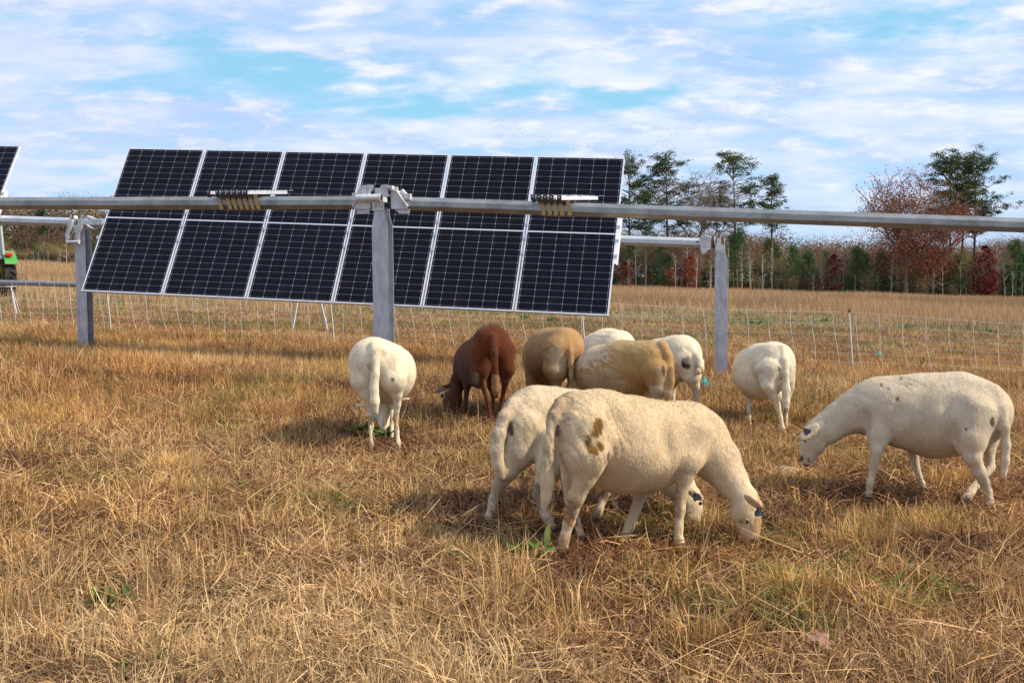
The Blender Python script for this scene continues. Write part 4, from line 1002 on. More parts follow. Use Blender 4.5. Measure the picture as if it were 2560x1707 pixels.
# S7: tan and white sheep
sheep('sheep', [
    dict(p=[(1636, 905, 50, 7.86), (1612, 912, 58, 7.92), (1560, 921, 69, 8.05), (1505, 928, 64, 8.2), (1470, 938, 50, 8.32)], k=.035),
    dict(p=[(1560, 895, 44, 8.02), (1630, 893, 42, 7.88)], k=.04), dict(p=[(1540, 940, 56, 8.1), (1580, 938, 56, 8.0)], k=.04),
    dict(p=[(1466, 945, 40, 8.34), (1442, 975, 28, 8.3), (1425, 1010, 22, 8.25)], k=.04),
    dict(p=[(1424, 1012, 20, 8.25), (1418, 1040, 18, 8.2), (1415, 1062, 12, 8.2)], k=.02),
    leg([(1640, 930, 40, 7.78), (1645, 970, 24, 7.76), (1640, 1005, 12, 7.78), (1643, 1045, 8, 7.8), (1645, 1085, 9, 7.78)], .022),
    leg([(1640, 935, 36, 7.98), (1622, 985, 18, 7.98), (1618, 1020, 9, 8.0), (1622, 1075, 8, 8.0)], .022),
    leg([(1490, 960, 34, 8.2), (1485, 1010, 12, 8.16), (1484, 1062, 8, 8.14)], .022), leg([(1510, 960, 34, 8.4), (1512, 1010, 12, 8.4), (1512, 1050, 8, 8.35)], .022),
    dict(p=[(1655, 866, 16, 7.8), (1670, 890, 11, 7.74), (1676, 920, 10.5, 7.72), (1676, 950, 10.5, 7.72), (1672, 985, 10, 7.72), (1668, 1006, 7, 7.72)], k=.016),
  ], [], [(1470, 880, 60, 40, (.70, .60, .46), .7, .6), (1655, 950, 16, 36, (.60, .48, .32), .4, .5, 7.8), (1659, 926, 4, 13, (.10, .06, .04), .9, .4), (1640, 985, 30, 22, (.6, .5, .36), .5, .5), (1600, 862, 90, 16, (.52, .37, .19), .5, .5), (1500, 960, 60, 40, (.56, .45, .3), .5, .6)],
  (.43, .26, .105), 'tan sheep with a pale shoulder standing between the tan rump and the white sheep', hair=42000, h=.0105)

# S8: white back in the distance
sheep('sheep', [
    dict(p=[(1545, 875, 50, 9.5), (1520, 882, 60, 9.65), (1495, 890, 56, 9.85), (1465, 898, 44, 10.0)], k=.035),
    dict(p=[(1462, 905, 32, 10.0), (1445, 935, 24, 10.0), (1435, 965, 18, 10.0), (1432, 990, 12, 10.0)], k=.04),
    leg([(1548, 900, 34, 9.45), (1552, 960, 10, 9.4), (1552, 1022, 7, 9.4)], .02), leg([(1530, 900, 34, 9.65), (1530, 960, 10, 9.6), (1530, 1014, 7, 9.6)], .02),
    leg([(1482, 920, 28, 9.9), (1480, 960, 9, 9.85), (1480, 1006, 7, 9.8)], .02), leg([(1465, 920, 28, 10.1), (1462, 960, 9, 10.05), (1462, 1000, 7, 10)], .02),
    dict(p=[(1562, 860, 12, 9.4), (1572, 890, 8, 9.36), (1572, 930, 8, 9.35)], k=.014),
  ], [], [(1530, 850, 14, 9, (.70, .52, .4), .4, .9)], (.77, .67, .49), 'white sheep showing only its back behind the tan ones', hair=20000, h=.012)

# S9: white sheep with a swung tail
sheep('sheep', [
    dict(p=[(1706, 884, 48, 8.72), (1690, 892, 54, 8.85), (1655, 902, 56, 9.05), (1625, 910, 54, 9.25), (1600, 918, 40, 9.4)], k=.035),
    dict(p=[(1712, 900, 40, 8.7), (1700, 915, 40, 8.75)], k=.03),
    dict(p=[(1600, 930, 30, 9.4), (1590, 965, 20, 9.4), (1585, 1000, 14, 9.4)], k=.04),
    leg([(1716, 905, 38, 8.64), (1730, 940, 24, 8.6), (1738, 965, 14, 8.6), (1741, 990, 9.5, 8.62), (1744, 1015, 7, 8.62), (1746, 1045, 6.5, 8.6), (1747, 1062, 7.5, 8.58)], .022),
    leg([(1690, 905, 36, 8.85), (1684, 940, 22, 8.84), (1680, 970, 12, 8.86), (1682, 1010, 8, 8.86), (1684, 1050, 7, 8.84)], .022),
    leg([(1640, 935, 28, 9.1), (1640, 985, 10, 9.0), (1640, 1035, 7, 8.95)], .02), leg([(1615, 935, 28, 9.3), (1615, 985, 10, 9.25), (1615, 1025, 7, 9.2)], .02),
    dict(p=[(1722, 868, 14, 8.62), (1740, 888, 10, 8.56), (1751, 906, 9, 8.52), (1752, 922, 9.5, 8.50), (1745, 930, 9, 8.48)], k=.012),
  ], [], [(1711, 908, 8, 13, (.045, .02, .015), .97, .12), (1719, 916, 7, 8, (.06, .03, .02), .95, .12), (1717, 900, 12, 8, (.4, .34, .26), .6, .6), (1748, 925, 14, 14, (.52, .40, .27), .7, .5), (1738, 985, 10, 26, (.45, .36, .26), .4, .6)],
  (.77, .67, .49), 'white sheep by the tan one with its tail swung aside over a dark rump', hair=32000, h=.0105)

# S10: white sheep left of the walking one
sheep('sheep', [
    dict(p=[(1940, 902, 48, 8.22), (1928, 908, 54, 8.3), (1905, 922, 62, 8.5), (1895, 930, 63, 8.7), (1890, 938, 50, 8.9)], k=.035),
    dict(p=[(1948, 915, 38, 8.2), (1950, 935, 34, 8.2)], k=.03), dict(p=[(1898, 940, 60, 8.5), (1905, 942, 58, 8.4)], k=.03),
    dict(p=[(1900, 945, 34, 9.0), (1930, 975, 22, 9.1), (1950, 1000, 18, 9.1), (1955, 1030, 12, 9.1)], k=.04),
    leg([(1880, 955, 30, 8.7), (1873, 992, 9, 8.6), (1872, 1028, 7, 8.55), (1875, 1058, 5.5, 8.5), (1877, 1078, 7, 8.48)], .02),
    leg([(1925, 930, 38, 8.14), (1922, 965, 20, 8.1), (1933, 992, 13.5, 8.1), (1943, 1012, 10.5, 8.12), (1951, 1042, 7.5, 8.12), (1957, 1070, 7.5, 8.1), (1962, 1092, 8, 8.08)], .022),
    leg([(1965, 925, 24, 8.3), (1970, 965, 16, 8.34), (1969, 1002, 8.5, 8.36), (1966, 1032, 6.5, 8.36), (1966, 1066, 6, 8.34), (1967, 1082, 7, 8.33)], .02),
    dict(p=[(1955, 872, 14, 8.14), (1962, 900, 10, 8.08), (1964, 935, 10.5, 8.06), (1965, 975, 11.5, 8.06), (1964, 1003, 10, 8.06), (1962, 1020, 6, 8.06)], k=.014),
    dict(p=[(1978, 968, 4, 8.9), (1986, 972, 3.5, 8.9)], k=.01),
  ], [], [(1948, 922, 4, 11, (.16, .10, .06), .9, .4), (1912, 937, 24, 12, (.55, .49, .4), .6, .6), (1942, 912, 10, 8, (.5, .45, .36), .5, .6), (1967, 1028, 8, 10, (.2, .14, .09), .6, .5)],
  (.76, .66, .48), 'round white sheep standing alone between the right post and the walking sheep', hair=36000, h=.0105)

# ------------------------------------------------------------------ grass: many thousands of modelled blades
def blades(pos, az, lean, L, w_, bend, col, twist=None, seg=2, roll=None):
    """lean: angle from vertical at the base, bend: extra lean at the tip. returns V, [quads, tris], colours"""
    n_ = len(pos); ca, sa = np.cos(az), np.sin(az)
    d1 = np.stack([np.sin(lean) * ca, np.sin(lean) * sa, np.cos(lean)], -1)
    l2 = lean + bend; d2 = np.stack([np.sin(l2) * ca, np.sin(l2) * sa, np.cos(l2)], -1)
    if roll is None: roll = rng.normal(0, .7, n_)
    s0 = np.stack([-sa, ca, np.zeros(n_)], -1); nr = np.cross(d1, s0)
    sd_ = s0 * np.cos(roll)[:, None] + nr * np.sin(roll)[:, None]
    hw = (w_ / 2)[:, None]
    A = pos - sd_ * hw; B = pos + sd_ * hw
    if seg == 1:
        T = pos + (d1 * .6 + d2 * .4) * L[:, None]
        V = np.stack([A, B, T], 1).reshape(-1, 3); f = [np.arange(n_ * 3).reshape(-1, 3)]
        C = np.repeat(col, 3, 0); return V, f, C
    m_ = pos + d1 * (L * .55)[:, None]; T = m_ + d2 * (L * .45)[:, None]
    V = np.stack([A, B, m_ + sd_ * hw * .8, m_ - sd_ * hw * .8, T], 1).reshape(-1, 3)
    i = np.arange(n_)[:, None] * 5
    C = np.repeat(col, 5, 0).reshape(n_, 5, 3).copy(); C[:, 4] *= 1.06
    return V, [i + np.array([[0, 1, 2, 3]]), i + np.array([[3, 2, 4]])], C.reshape(-1, 3)
def merge(parts):
    Vs, Q, T, Cs = [], [], [], []; b = 0
    for V, fs, C in parts:
        for f in fs: (Q if f.shape[1] == 4 else T).append(f + b)
        Vs.append(V); Cs.append(C); b += len(V)
    return np.concatenate(Vs), [np.concatenate(x) for x in (Q, T) if x], np.concatenate(Cs)
def scatter(n_, y0, y1, power, edge=1.0, side=.62):
    """positions across the view wedge; density falls as y**-power"""
    ys = np.linspace(y0, y1, 400); wgt = (side * 2 * ys + edge * 2 * .5) * ys ** -power; c = np.cumsum(wgt); c /= c[-1]
    y = np.interp(rng.random(n_), np.concatenate([[0], c]), np.concatenate([[y0], ys]))
    x = rng.uniform(-1, 1, n_) * (side * y + edge * .5); return x, y
PAL = dict(red=(.20, .078, .038), rust=(.34, .155, .062), tan=(.47, .27, .115), straw=(.64, .42, .155), pale=(.72, .53, .27), dark=(.07, .036, .02), olive=(.33, .28, .075), green=(.11, .19, .035), gold=(.62, .385, .095), pink=(.38, .20, .12))
PAL = {k: np.array(v) * np.array((.90, .80, .72)) for k, v in PAL.items()}
def trample(x, y):
    m_ = np.ones(len(x))
    for fx_, fy_ in FEET + [(float(P(1885, 1340, 4.5)[0]), 4.5)]:
        dx = (x - fx_); dy = np.where(y < fy_, (y - fy_) * .45, (y - fy_)); m_ = np.minimum(m_, .38 + .62 * sst(.05, .32, np.hypot(dx, dy)))
    return m_
def hue_shift(C, x, y):
    n_ = len(x); kk = (.0 + .22 * sst(.42, .68, vnoise(x, y, 1.5, 15) * .7 + vnoise(x, y, .5, 16) * .3) + .40 * sst(4.8, 3.5, y) * sst(1.2, -.6, x))[:, None]
    lum = C.mean(1, keepdims=True); C = C * (1 - kk) + lum * np.array([1.36, 1.0, .56]) * kk
    return C * (.66 + .74 * (vnoise(x, y, .8, 17) * .5 + vnoise(x, y, .25, 18) * .5))[:, None]
def pick_cols(x, y, kind):
    n_ = len(x); a = vnoise(x, y, 1.1, 11) * .6 + vnoise(x, y, .35, 12) * .4; g = vnoise(x, y, .7, 13) * .6 + vnoise(x, y, .22, 14) * .4
    u = rng.random(n_) + (a - .5) * 1.0
    near = sst(4.6, 3.4, y) * sst(.9, -.6, x)               # paler, greyer hay at the near left
    mid = sst(8.5, 11, y)
    if kind == 'thatch': th = [('dark', .16), ('red', .42), ('pink', .50), ('rust', .66), ('tan', .83), ('straw', .96), ('pale', 9)]
    elif kind == 'stub': th = [('dark', .03), ('red', .16), ('rust', .34), ('tan', .52), ('straw', .84), ('pale', 9)]
    u = u - .02 + near * .26 + mid * .14
    C = np.zeros((n_, 3)); done = np.zeros(n_, bool)
    for nm, t_ in th:
        m_ = (~done) & (u < t_); C[m_] = PAL[nm]; done |= m_
    gm = (g > .60) & (rng.random(n_) < .34); C[gm] = PAL['olive']
    gm = (g > .70) & (rng.random(n_) < .30); C[gm] = PAL['green']
    return hue_shift(C, x, y) * rng.uniform(.82, 1.2, (n_, 1))
def on_ground(x, y, off=0.0): return np.stack([x, y, ground(x, y) + off], -1)

parts = []
# matted thatch
n_ = 360000; x, y = scatter(n_, 2.5, 12.5, 1.15, 1.4)
hmp = vnoise(x, y, .30, 21) * .65 + vnoise(x, y, .11, 22) * .35
L = rng.uniform(.035, .115, n_) * rng.choice([1, 1, 1, 1.7], n_); sc = (y / 4.5) ** .45
parts.append(blades(on_ground(x, y, rng.uniform(-.004, .024, n_) + .055 * (hmp - .25) * trample(x, y)), rng.uniform(0, 2 * math.pi, n_), rng.uniform(.85, 1.75, n_), L * sc, rng.uniform(.0026, .0054, n_) * sc, rng.normal(.25, .45, n_), pick_cols(x, y, 'thatch')))
n_ = 260000; x, y = scatter(n_, 12.0, 31, 1.0, 2)
parts.append(blades(on_ground(x, y, rng.uniform(0, .03, n_)), rng.uniform(0, 2 * math.pi, n_), rng.uniform(.5, 1.5, n_), rng.uniform(.06, .17, n_), rng.uniform(.005, .011, n_), rng.normal(.3, .4, n_), pick_cols(x, y, 'thatch') * 1.05, seg=1))
# upright stubble, thicker in patches
n_ = 120000; x, y = scatter(n_, 2.5, 13, .7, 1.4)
keep = vnoise(x, y, .55, 31) * .6 + vnoise(x, y, .16, 32) * .4 + .22 * sst(6.4, 8.6, y) - .07 * sst(4.2, 4.9, y) * sst(6.8, 6.0, y) > rng.uniform(.46, .60, n_); x, y = x[keep], y[keep]; n_ = len(x)
L = rng.uniform(.04, .12, n_) * (1 + .9 * (rng.random(n_) < .06)) * (1 + .6 * sst(6.5, 9.5, y)) * trample(x, y)
parts.append(blades(on_ground(x, y), rng.uniform(0, 2 * math.pi, n_), np.abs(rng.normal(.22, .26, n_)), L, rng.uniform(.0024, .0046, n_) * (y / 4.5) ** .4, rng.normal(.25, .4, n_), pick_cols(x, y, 'stub')))
n_ = 120000; x, y = scatter(n_, 12.5, 24, 1.0, 2)
parts.append(blades(on_ground(x, y), rng.uniform(0, 2 * math.pi, n_), np.abs(rng.normal(.25, .25, n_)), rng.uniform(.09, .20, n_) * (1 - .45 * sst(16, 22, y)), rng.uniform(.004, .009, n_), rng.normal(.3, .4, n_), pick_cols(x, y, 'stub'), seg=1))
V, Fs, C = merge(parts)
tag(np_mesh('dry_grass', V, Fs, M_grass, C), 'dry straw-coloured pasture grass and matted thatch under the sheep', 'grass', kind='stuff')

# tufts, stalks and fans of straw
parts = []
def tufts(cx, cy, per, Lr, spread, cols, wd=.0028, ln=.35):
    n_ = len(cx) * per; x = np.repeat(cx, per) + rng.normal(0, spread, n_); y = np.repeat(cy, per) + rng.normal(0, spread, n_)
    sc = np.repeat(rng.uniform(.7, 1.25, len(cx)), per); az = np.arctan2(y - np.repeat(cy, per), x - np.repeat(cx, per)) + rng.normal(0, .7, n_)
    cc = cols[rng.integers(0, len(cols), n_)] * rng.uniform(.75, 1.2, (n_, 1)) * np.repeat(rng.uniform(.85, 1.12, (len(cx), 1)), per, 0)
    dfac = (np.repeat(cy, per) / 4.5) ** .35
    parts.append(blades(on_ground(x, y, -.004), az, np.abs(rng.normal(ln * .7, ln * .7, n_)), rng.uniform(*Lr, n_) * sc * .86 * trample(x, y), rng.uniform(.6, 1.3, n_) * wd * dfac, rng.normal(.35, .4, n_), hue_shift(cc, x, y) * 1.12))
def tpos(n_, y0, y1, pw=1.0): return scatter(n_, y0, y1, pw, 1.2)
x, y = tpos(420, 4.0, 9.5, .6); tufts(x, y, 130, (.06, .15), .052, np.array([PAL['gold'], PAL['straw'], PAL['straw'], PAL['olive'], PAL['olive'] * .8, PAL['pale']]), .0038)
x, y = tpos(520, 2.7, 9, .8); kp = rng.random(len(x)) > .65 * sst(4.1, 4.8, y) * sst(7.0, 6.2, y); x, y = x[kp], y[kp]; tufts(x, y, 60, (.08, .20), .042, np.array([PAL['straw'], PAL['pale'], PAL['tan'], PAL['gold']]), .0046, .5)
x, y = tpos(760, 2.7, 12, .8); tufts(x, y, 60, (.04, .12), .055, np.array([PAL['red'], PAL['rust'], PAL['red'], PAL['dark']]), .0036, .4)
x, y = tpos(650, 7.5, 18, .5); tufts(x, y, 70, (.10, .24), .07, np.array([PAL['straw'], PAL['gold'], PAL['tan'], PAL['rust']]), .0034, .25)
x, y = tpos(230, 3, 10, .7); tufts(x, y, 60, (.03, .08), .035, np.array([PAL['green'], PAL['olive'], PAL['green'] * 1.3]), .0052, .8)
# named big tufts of the photo (pixel of the base)
big = [(440, 1185, 1), (310, 1180, 0), (140, 1262, 1), (1160, 1245, 1), (810, 1262, 1), (800, 1195, 1), (2010, 1500, 1), (520, 1465, 2), (380, 1475, 2), (120, 1490, 2), (900, 1500, 2), (2180, 1330, 1), (2150, 1370, 1), (2350, 1330, 1), (1830, 1390, 1), (2420, 1680, 2), (1060, 1580, 2), (650, 1340, 2), (1420, 1560, 2), (1760, 1330, 1), (2020, 1210, 1), (30, 1560, 2), (700, 1120, 0), (60, 1100, 1), (1230, 1560, 2), (1300, 1500, 2)]
for px, py, kd in big:
    q = gpt(px, py); a1 = np.array([q[0]]); a2 = np.array([q[1]])
    if kd == 1: tufts(a1, a2, 420, (.06, .16), .07, np.array([PAL['gold'] * 1.15, PAL['straw'] * 1.1, PAL['pale'], PAL['olive'] * 1.15]), .0034, .4)
    elif kd == 2: tufts(a1, a2, 70, (.12, .28), .05, np.array([PAL['straw'], PAL['pale'], PAL['gold'], PAL['tan']]), .0042, .62)
    else: tufts(a1, a2, 220, (.05, .14), .05, np.array([PAL['tan'], PAL['straw'], PAL['rust']]), .003, .35)
for i in range(75):                             # dark and reddish tufts left of the white sheep and in other patches
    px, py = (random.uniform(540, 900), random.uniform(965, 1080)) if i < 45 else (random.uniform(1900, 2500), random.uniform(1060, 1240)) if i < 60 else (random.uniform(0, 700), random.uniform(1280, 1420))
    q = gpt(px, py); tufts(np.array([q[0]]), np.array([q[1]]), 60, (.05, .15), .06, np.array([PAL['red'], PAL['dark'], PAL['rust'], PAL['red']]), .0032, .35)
# loose long straws lying about
n_ = 5000; x, y = scatter(n_, 2.6, 10, 1.0, 1.4)
parts.append(blades(on_ground(x, y, rng.uniform(.02, .07, n_)), rng.uniform(0, 2 * math.pi, n_), rng.uniform(1.1, 1.7, n_), rng.uniform(.12, .34, n_), rng.uniform(.0024, .0045, n_), rng.normal(0, .25, n_), np.array([PAL['pale'], PAL['straw'], PAL['tan']])[rng.integers(0, 3, n_)] * rng.uniform(.85, 1.15, (n_, 1))))
# thin standing stalks
n_ = 2600; x, y = scatter(n_, 2.8, 12, .9, 1.4)
parts.append(blades(on_ground(x, y), rng.uniform(0, 2 * math.pi, n_), np.abs(rng.normal(.2, .2, n_)), rng.uniform(.14, .30, n_), rng.uniform(.0022, .0038, n_), rng.normal(.1, .25, n_), np.array([PAL['straw'], PAL['red'], PAL['pale']])[rng.integers(0, 3, n_)] * rng.uniform(.8, 1.15, (n_, 1))))
V, Fs, C = merge(parts)
tag(np_mesh('grass_tufts', V, Fs, M_grass, C), 'golden and reddish tufts of stubble standing in the dry pasture', 'grass', kind='stuff')

# tall standing grass of the far field
parts = []
n_ = 330000; ys = np.geomspace(30, 150, 300); wgt = (1.3 * ys + 20) * ys ** -1.25 * np.gradient(ys); c = np.cumsum(wgt); c /= c[-1]
y = np.interp(rng.random(n_), c, ys); x = rng.uniform(-.64, .64, n_) * y + rng.uniform(-6, 6, n_)
den = vnoise(x, y, 7, 41) * .6 + vnoise(x, y, 2.2, 42) * .4; edge_ = sst(29, 62, y + (den - .5) * 34)
keep = (rng.random(n_) < edge_ * (.35 + .9 * den)); x, y, den = x[keep], y[keep], den[keep]; n_ = len(x)
base = np.array([(.50, .32, .16), (.42, .26, .13), (.58, .40, .22), (.32, .19, .10)])[rng.choice(4, n_, p=[.4, .25, .2, .15])]
hue = vnoise(x, y, 14, 43)[:, None]; base = base * (1 - .25 * (hue > .6)) * rng.uniform(.85, 1.15, (n_, 1))
parts.append(blades(on_ground(x, y), rng.uniform(0, 2 * math.pi, n_), np.abs(rng.normal(.12, .1, n_)), rng.uniform(.35, .85, n_) * (.45 + .75 * den) * (.55 + .45 * sst(32, 60, y)), .00035 * y + .004, rng.normal(.25, .2, n_), base, seg=1, roll=rng.normal(math.pi / 2, .9, n_)))
# low mown strip with green weeds
n_ = 100000; ys = np.geomspace(21, 48, 100); wgt = (1.3 * ys + 10) * ys ** -.6; c = np.cumsum(wgt); c /= c[-1]
y = np.interp(rng.random(n_), c, ys); x = rng.uniform(-.66, .66, n_) * y
g = vnoise(x, y, 1.6, 51) * .65 + vnoise(x, y, .5, 52) * .35
cc = np.array([(.37, .27, .145), (.27, .19, .105), (.46, .36, .21), (.22, .21, .09)])[rng.choice(4, n_, p=[.35, .25, .25, .15])]
gm = (g > .63) & (rng.random(n_) < .7); cc[gm] = (.10, .16, .04)
parts.append(blades(on_ground(x, y), rng.uniform(0, 2 * math.pi, n_), rng.uniform(.2, 1.4, n_), rng.uniform(.05, .16, n_) + .08 * gm, .0004 * y + .004, rng.normal(.3, .3, n_), cc * rng.uniform(.8, 1.15, (n_, 1)), seg=1))
V, Fs, C = merge(parts)
tag(np_mesh('tall_dry_grass', V, Fs, M_grass, C), 'tall orange-tan grass filling the field in front of the woods', 'grass', kind='stuff')

# ------------------------------------------------------------------ weeds, leaf, twigs, mound
def weed(px, py, label, s=1.0, n_=14, shape=(.018, .07), up_=.9, col=(.075, .15, .03), cat='weed'):
    q = gpt(px, py); V_ = []; T_ = []; C_ = []
    for i in range(n_):
        az_ = random.uniform(0, 6.28); le = random.uniform(.6, 1.35) * up_ + .15; L = random.uniform(.6, 1.2) * shape[1] * s; W = shape[0] * s * random.uniform(.7, 1.2)
        ox = random.uniform(-.04, .04) * s; oy = random.uniform(-.04, .04) * s
        d = Vector((math.sin(le) * math.cos(az_), math.sin(le) * math.sin(az_), math.cos(le))); sd_ = Vector((-math.sin(az_), math.cos(az_), random.uniform(-.3, .3))); p0 = Vector((ox, oy, .01))
        b = len(V_); cc = np.array(col) * random.uniform(.7, 1.5)
        for t_, ww, dr in ((0, .12, 0), (.3, .8, .02), (.6, 1.0, .0), (.85, .55, -.06), (1, .05, -.14)):
            c_ = p0 + d * L * t_ + Vector((0, 0, dr * L))
            for sg in (-1, 0, 1): V_.append(c_ + sd_ * (sg * W / 2 * ww) + Vector((0, 0, -.15 * W * ww if sg == 0 else 0))); C_.append(cc)
        for k in range(4):
            for j in range(2): T_.append((b + k * 3 + j, b + k * 3 + j + 1, b + k * 3 + j + 4, b + k * 3 + j + 3))
    o = np_mesh('green_weed', np.array(V_), [np.array(T_)], M_leaf, np.array(C_)); o.location = (q[0], q[1], q[2] + .012)
    tag(o, label, cat, 'green weeds in the dry grass'); return o
W_ = [(268, 1525, 'broad patch of green weed leaves near the lower left corner', 1.25, 30), (69, 1338, 'small green sprig at the left edge below the pasture middle', .8, 7), (605, 1238, 'green weed patch in the grass left of centre', 1.2, 18),
      (765, 1265, 'green weed beside a golden tuft left of the cream sheep', 1.1, 14), (356, 1690, 'green weed at the bottom edge near the left', 1.0, 10), (25, 920, 'green weed patch at the far left below the fence', 2.2, 26),
      (218, 896, 'green weed just below the left tracker post', 1.8, 18), (905, 1092, 'green weed patch left of the white sheep muzzle', 1.6, 40), (965, 1100, 'bright green weed under the muzzle of the white sheep', 1.5, 36), (1312, 1205, 'green weed between the two cream sheep hind legs', 1.0, 16),
      (1240, 1282, 'small green weed left of the cream sheep hock', .8, 9), (1322, 1400, 'leafy green weed at the hind hooves of the large cream sheep', 1.3, 26), (1445, 1320, 'small green weed under the belly of the large cream sheep', .8, 9), (1580, 1425, 'green weed below the front hooves of the large cream sheep', .8, 7),
      (1690, 1560, 'green weed in the foreground right of centre', .8, 8), (2210, 1560, 'green weed in the foreground at right', .8, 8), (1380, 805, 'green weed clump seen under the solar array', 3.2, 22), (1310, 800, 'yellowish green weed clump under the array beside the first', 3.2, 22),
      (2270, 822, 'green weed clump beyond the fence at right', 3.0, 26), (2060, 806, 'green weed clump beyond the fence left of the fence post', 3.0, 24), (1890, 812, 'green weed clump beyond the fence beside the right post', 3.0, 24), (2480, 834, 'dark green weed clump beyond the fence near the right edge', 2.6, 18), (2148, 886, 'low green weed beside the right fence post', 1.8, 14)]
for a in W_: weed(a[0], a[1], a[2], a[3], a[4])
q = gpt(1362, 1392); o = weed(1362, 1392, 'single long yellow-green leaf leaning by the hind hooves', 1.0, 1, (.035, .15), .5, (.34, .42, .08), 'leaf'); o.rotation_euler = (0, 0, 0)
def dead_leaf():
    q = gpt(2046, 1652); pts = []
    for k in range(18):
        a = 2 * math.pi * k / 18; r = .045 * (1 + .5 * (1 if k % 2 == 0 else -.45)); pts.append((r * 1.2 * math.cos(a), r * .8 * math.sin(a), .012 * math.sin(2 * a) + .01))
    mb = MB(); mb.add(pts + [(p[0], p[1], p[2] + .0012) for p in pts], [tuple(range(17, -1, -1)), tuple(range(18, 36))]); mb.tube([(.05, 0, .01), (.11, .01, .0)], .0015, 4)
    o = mb.build('dead_leaf', mat('dead_oak_leaf', (.27, .13, .08), .7)); o.location = (q[0], q[1], q[2] + .055); o.scale = (.8, .8, .8); o.rotation_euler = (.5, .25, .5); tag(o, 'fallen brown lobed leaf lying on the grass at the bottom right', 'leaf')
dead_leaf()
M_twig = mat('dry_twig', (.10, .06, .045), .8)
def twig(px, py, h, label, lean=.5, seed=1):
    q = gpt(px, py); r = random.Random(seed); mb = MB(); tip = Vector((h * math.sin(lean), 0, h * math.cos(lean)))
    mb.tube([(0, 0, -.03), tip * .5 + Vector((.01, 0, 0)), tip], [.005, .0035, .0015], 5)
    for i in range(7):
        t_ = r.uniform(.25, .95); a = r.uniform(0, 6.28); d = Vector((math.cos(a) * .5 + math.sin(lean), math.sin(a) * .5, .9)).normalized(); mb.tube([tip * t_, tip * t_ + d * h * r.uniform(.15, .35)], [.0025, .001], 4)
    o = mb.build('dry_weed_stalk', M_twig); o.location = (q[0], q[1], q[2]); tag(o, label, 'weed stalk')
twig(1996, 965, .45, 'dark leaning dry weed stalk right of the round white sheep', .75, 2)
twig(2292, 932, .33, 'dark dry weed stalk in front of the fence above the walking sheep', .45, 3)
twig(2006, 925, .28, 'short upright dark stalk touching the round white sheep', .05, 4)
def mound():
    q = gpt(1965, 1200); n_ = 26; Vs = []; 
    for i in range(n_):
        for j in range(n_):
            u, v = i / (n_ - 1) * 2 - 1, j / (n_ - 1) * 2 - 1; r = math.hypot(u, v); z = .055 * max(0, 1 - r * r) ** 1.3 + .010 * float(vnoise(np.array([u]), np.array([v]), .2, 9)[0]) * max(0, 1 - r) - .01
            Vs.append((u * .17, v * .13, z))
    I = np.arange(n_ * n_).reshape(n_, n_); f = np.stack([I[:-1, :-1], I[1:, :-1], I[1:, 1:], I[:-1, 1:]], -1).reshape(-1, 4)
    def fm(k, b):
        o = k.node('ShaderNodeTexCoord').outputs['Object']; a = k.noise(o, 60, 5, .7); k.put(b.inputs['Base Color'], k.mix(k.ss(a, .3, .7), (.34, .21, .11), (.52, .35, .19))); k.put(b.inputs['Normal'], k.bump(a, .6, .01))
    o = np_mesh('dirt_mound', np.array(Vs), [f], mat('sandy_soil', rough=.95, fn=fm), smooth=True); o.location = (q[0], q[1], q[2] + .03); tag(o, 'small bare mound of sandy soil under the muzzle of the walking sheep', 'mound')
mound()

# ------------------------------------------------------------------ trees
TREES = {}
def leafquads(cent, size, cols, flat=.6):
    n_ = len(cent); a = rng.normal(0, 1, (n_, 3)); a[:, 2] *= flat; a /= np.linalg.norm(a, axis=1)[:, None]
    b = rng.normal(0, 1, (n_, 3)); b -= a * (a * b).sum(1)[:, None]; b /= np.linalg.norm(b, axis=1)[:, None]
    s = size[:, None]; V = np.stack([cent - a * s, cent - b * s * .55, cent + a * s, cent + b * s * .55], 1).reshape(-1, 3)
    return V, np.arange(n_ * 4).reshape(-1, 4), np.repeat(cols, 4, 0)
def tubes_np(segs, col, sides=5):
    """segs: list of (p0, r0, p1, r1)"""
    V = []; Fq = []
    for p0, r0_, p1, r1_ in segs:
        d = p1 - p0; L = np.linalg.norm(d); d = d / max(L, 1e-6); a = np.cross(d, (0, 0, 1.0) if abs(d[2]) < .9 else (1.0, 0, 0)); a /= np.linalg.norm(a); b = np.cross(d, a); base = len(V)
        for p, r in ((p0, r0_), (p1, r1_)):
            for k in range(sides):
                t_ = 2 * math.pi * k / sides; V.append(p + (a * math.cos(t_) + b * math.sin(t_)) * r)
        for k in range(sides): Fq.append((base + k, base + (k + 1) % sides, base + sides + (k + 1) % sides, base + sides + k))
    V = np.array(V); return V, np.array(Fq), np.array(col)[None] * np.random.default_rng(1).uniform(.85, 1.15, (len(V), 1))
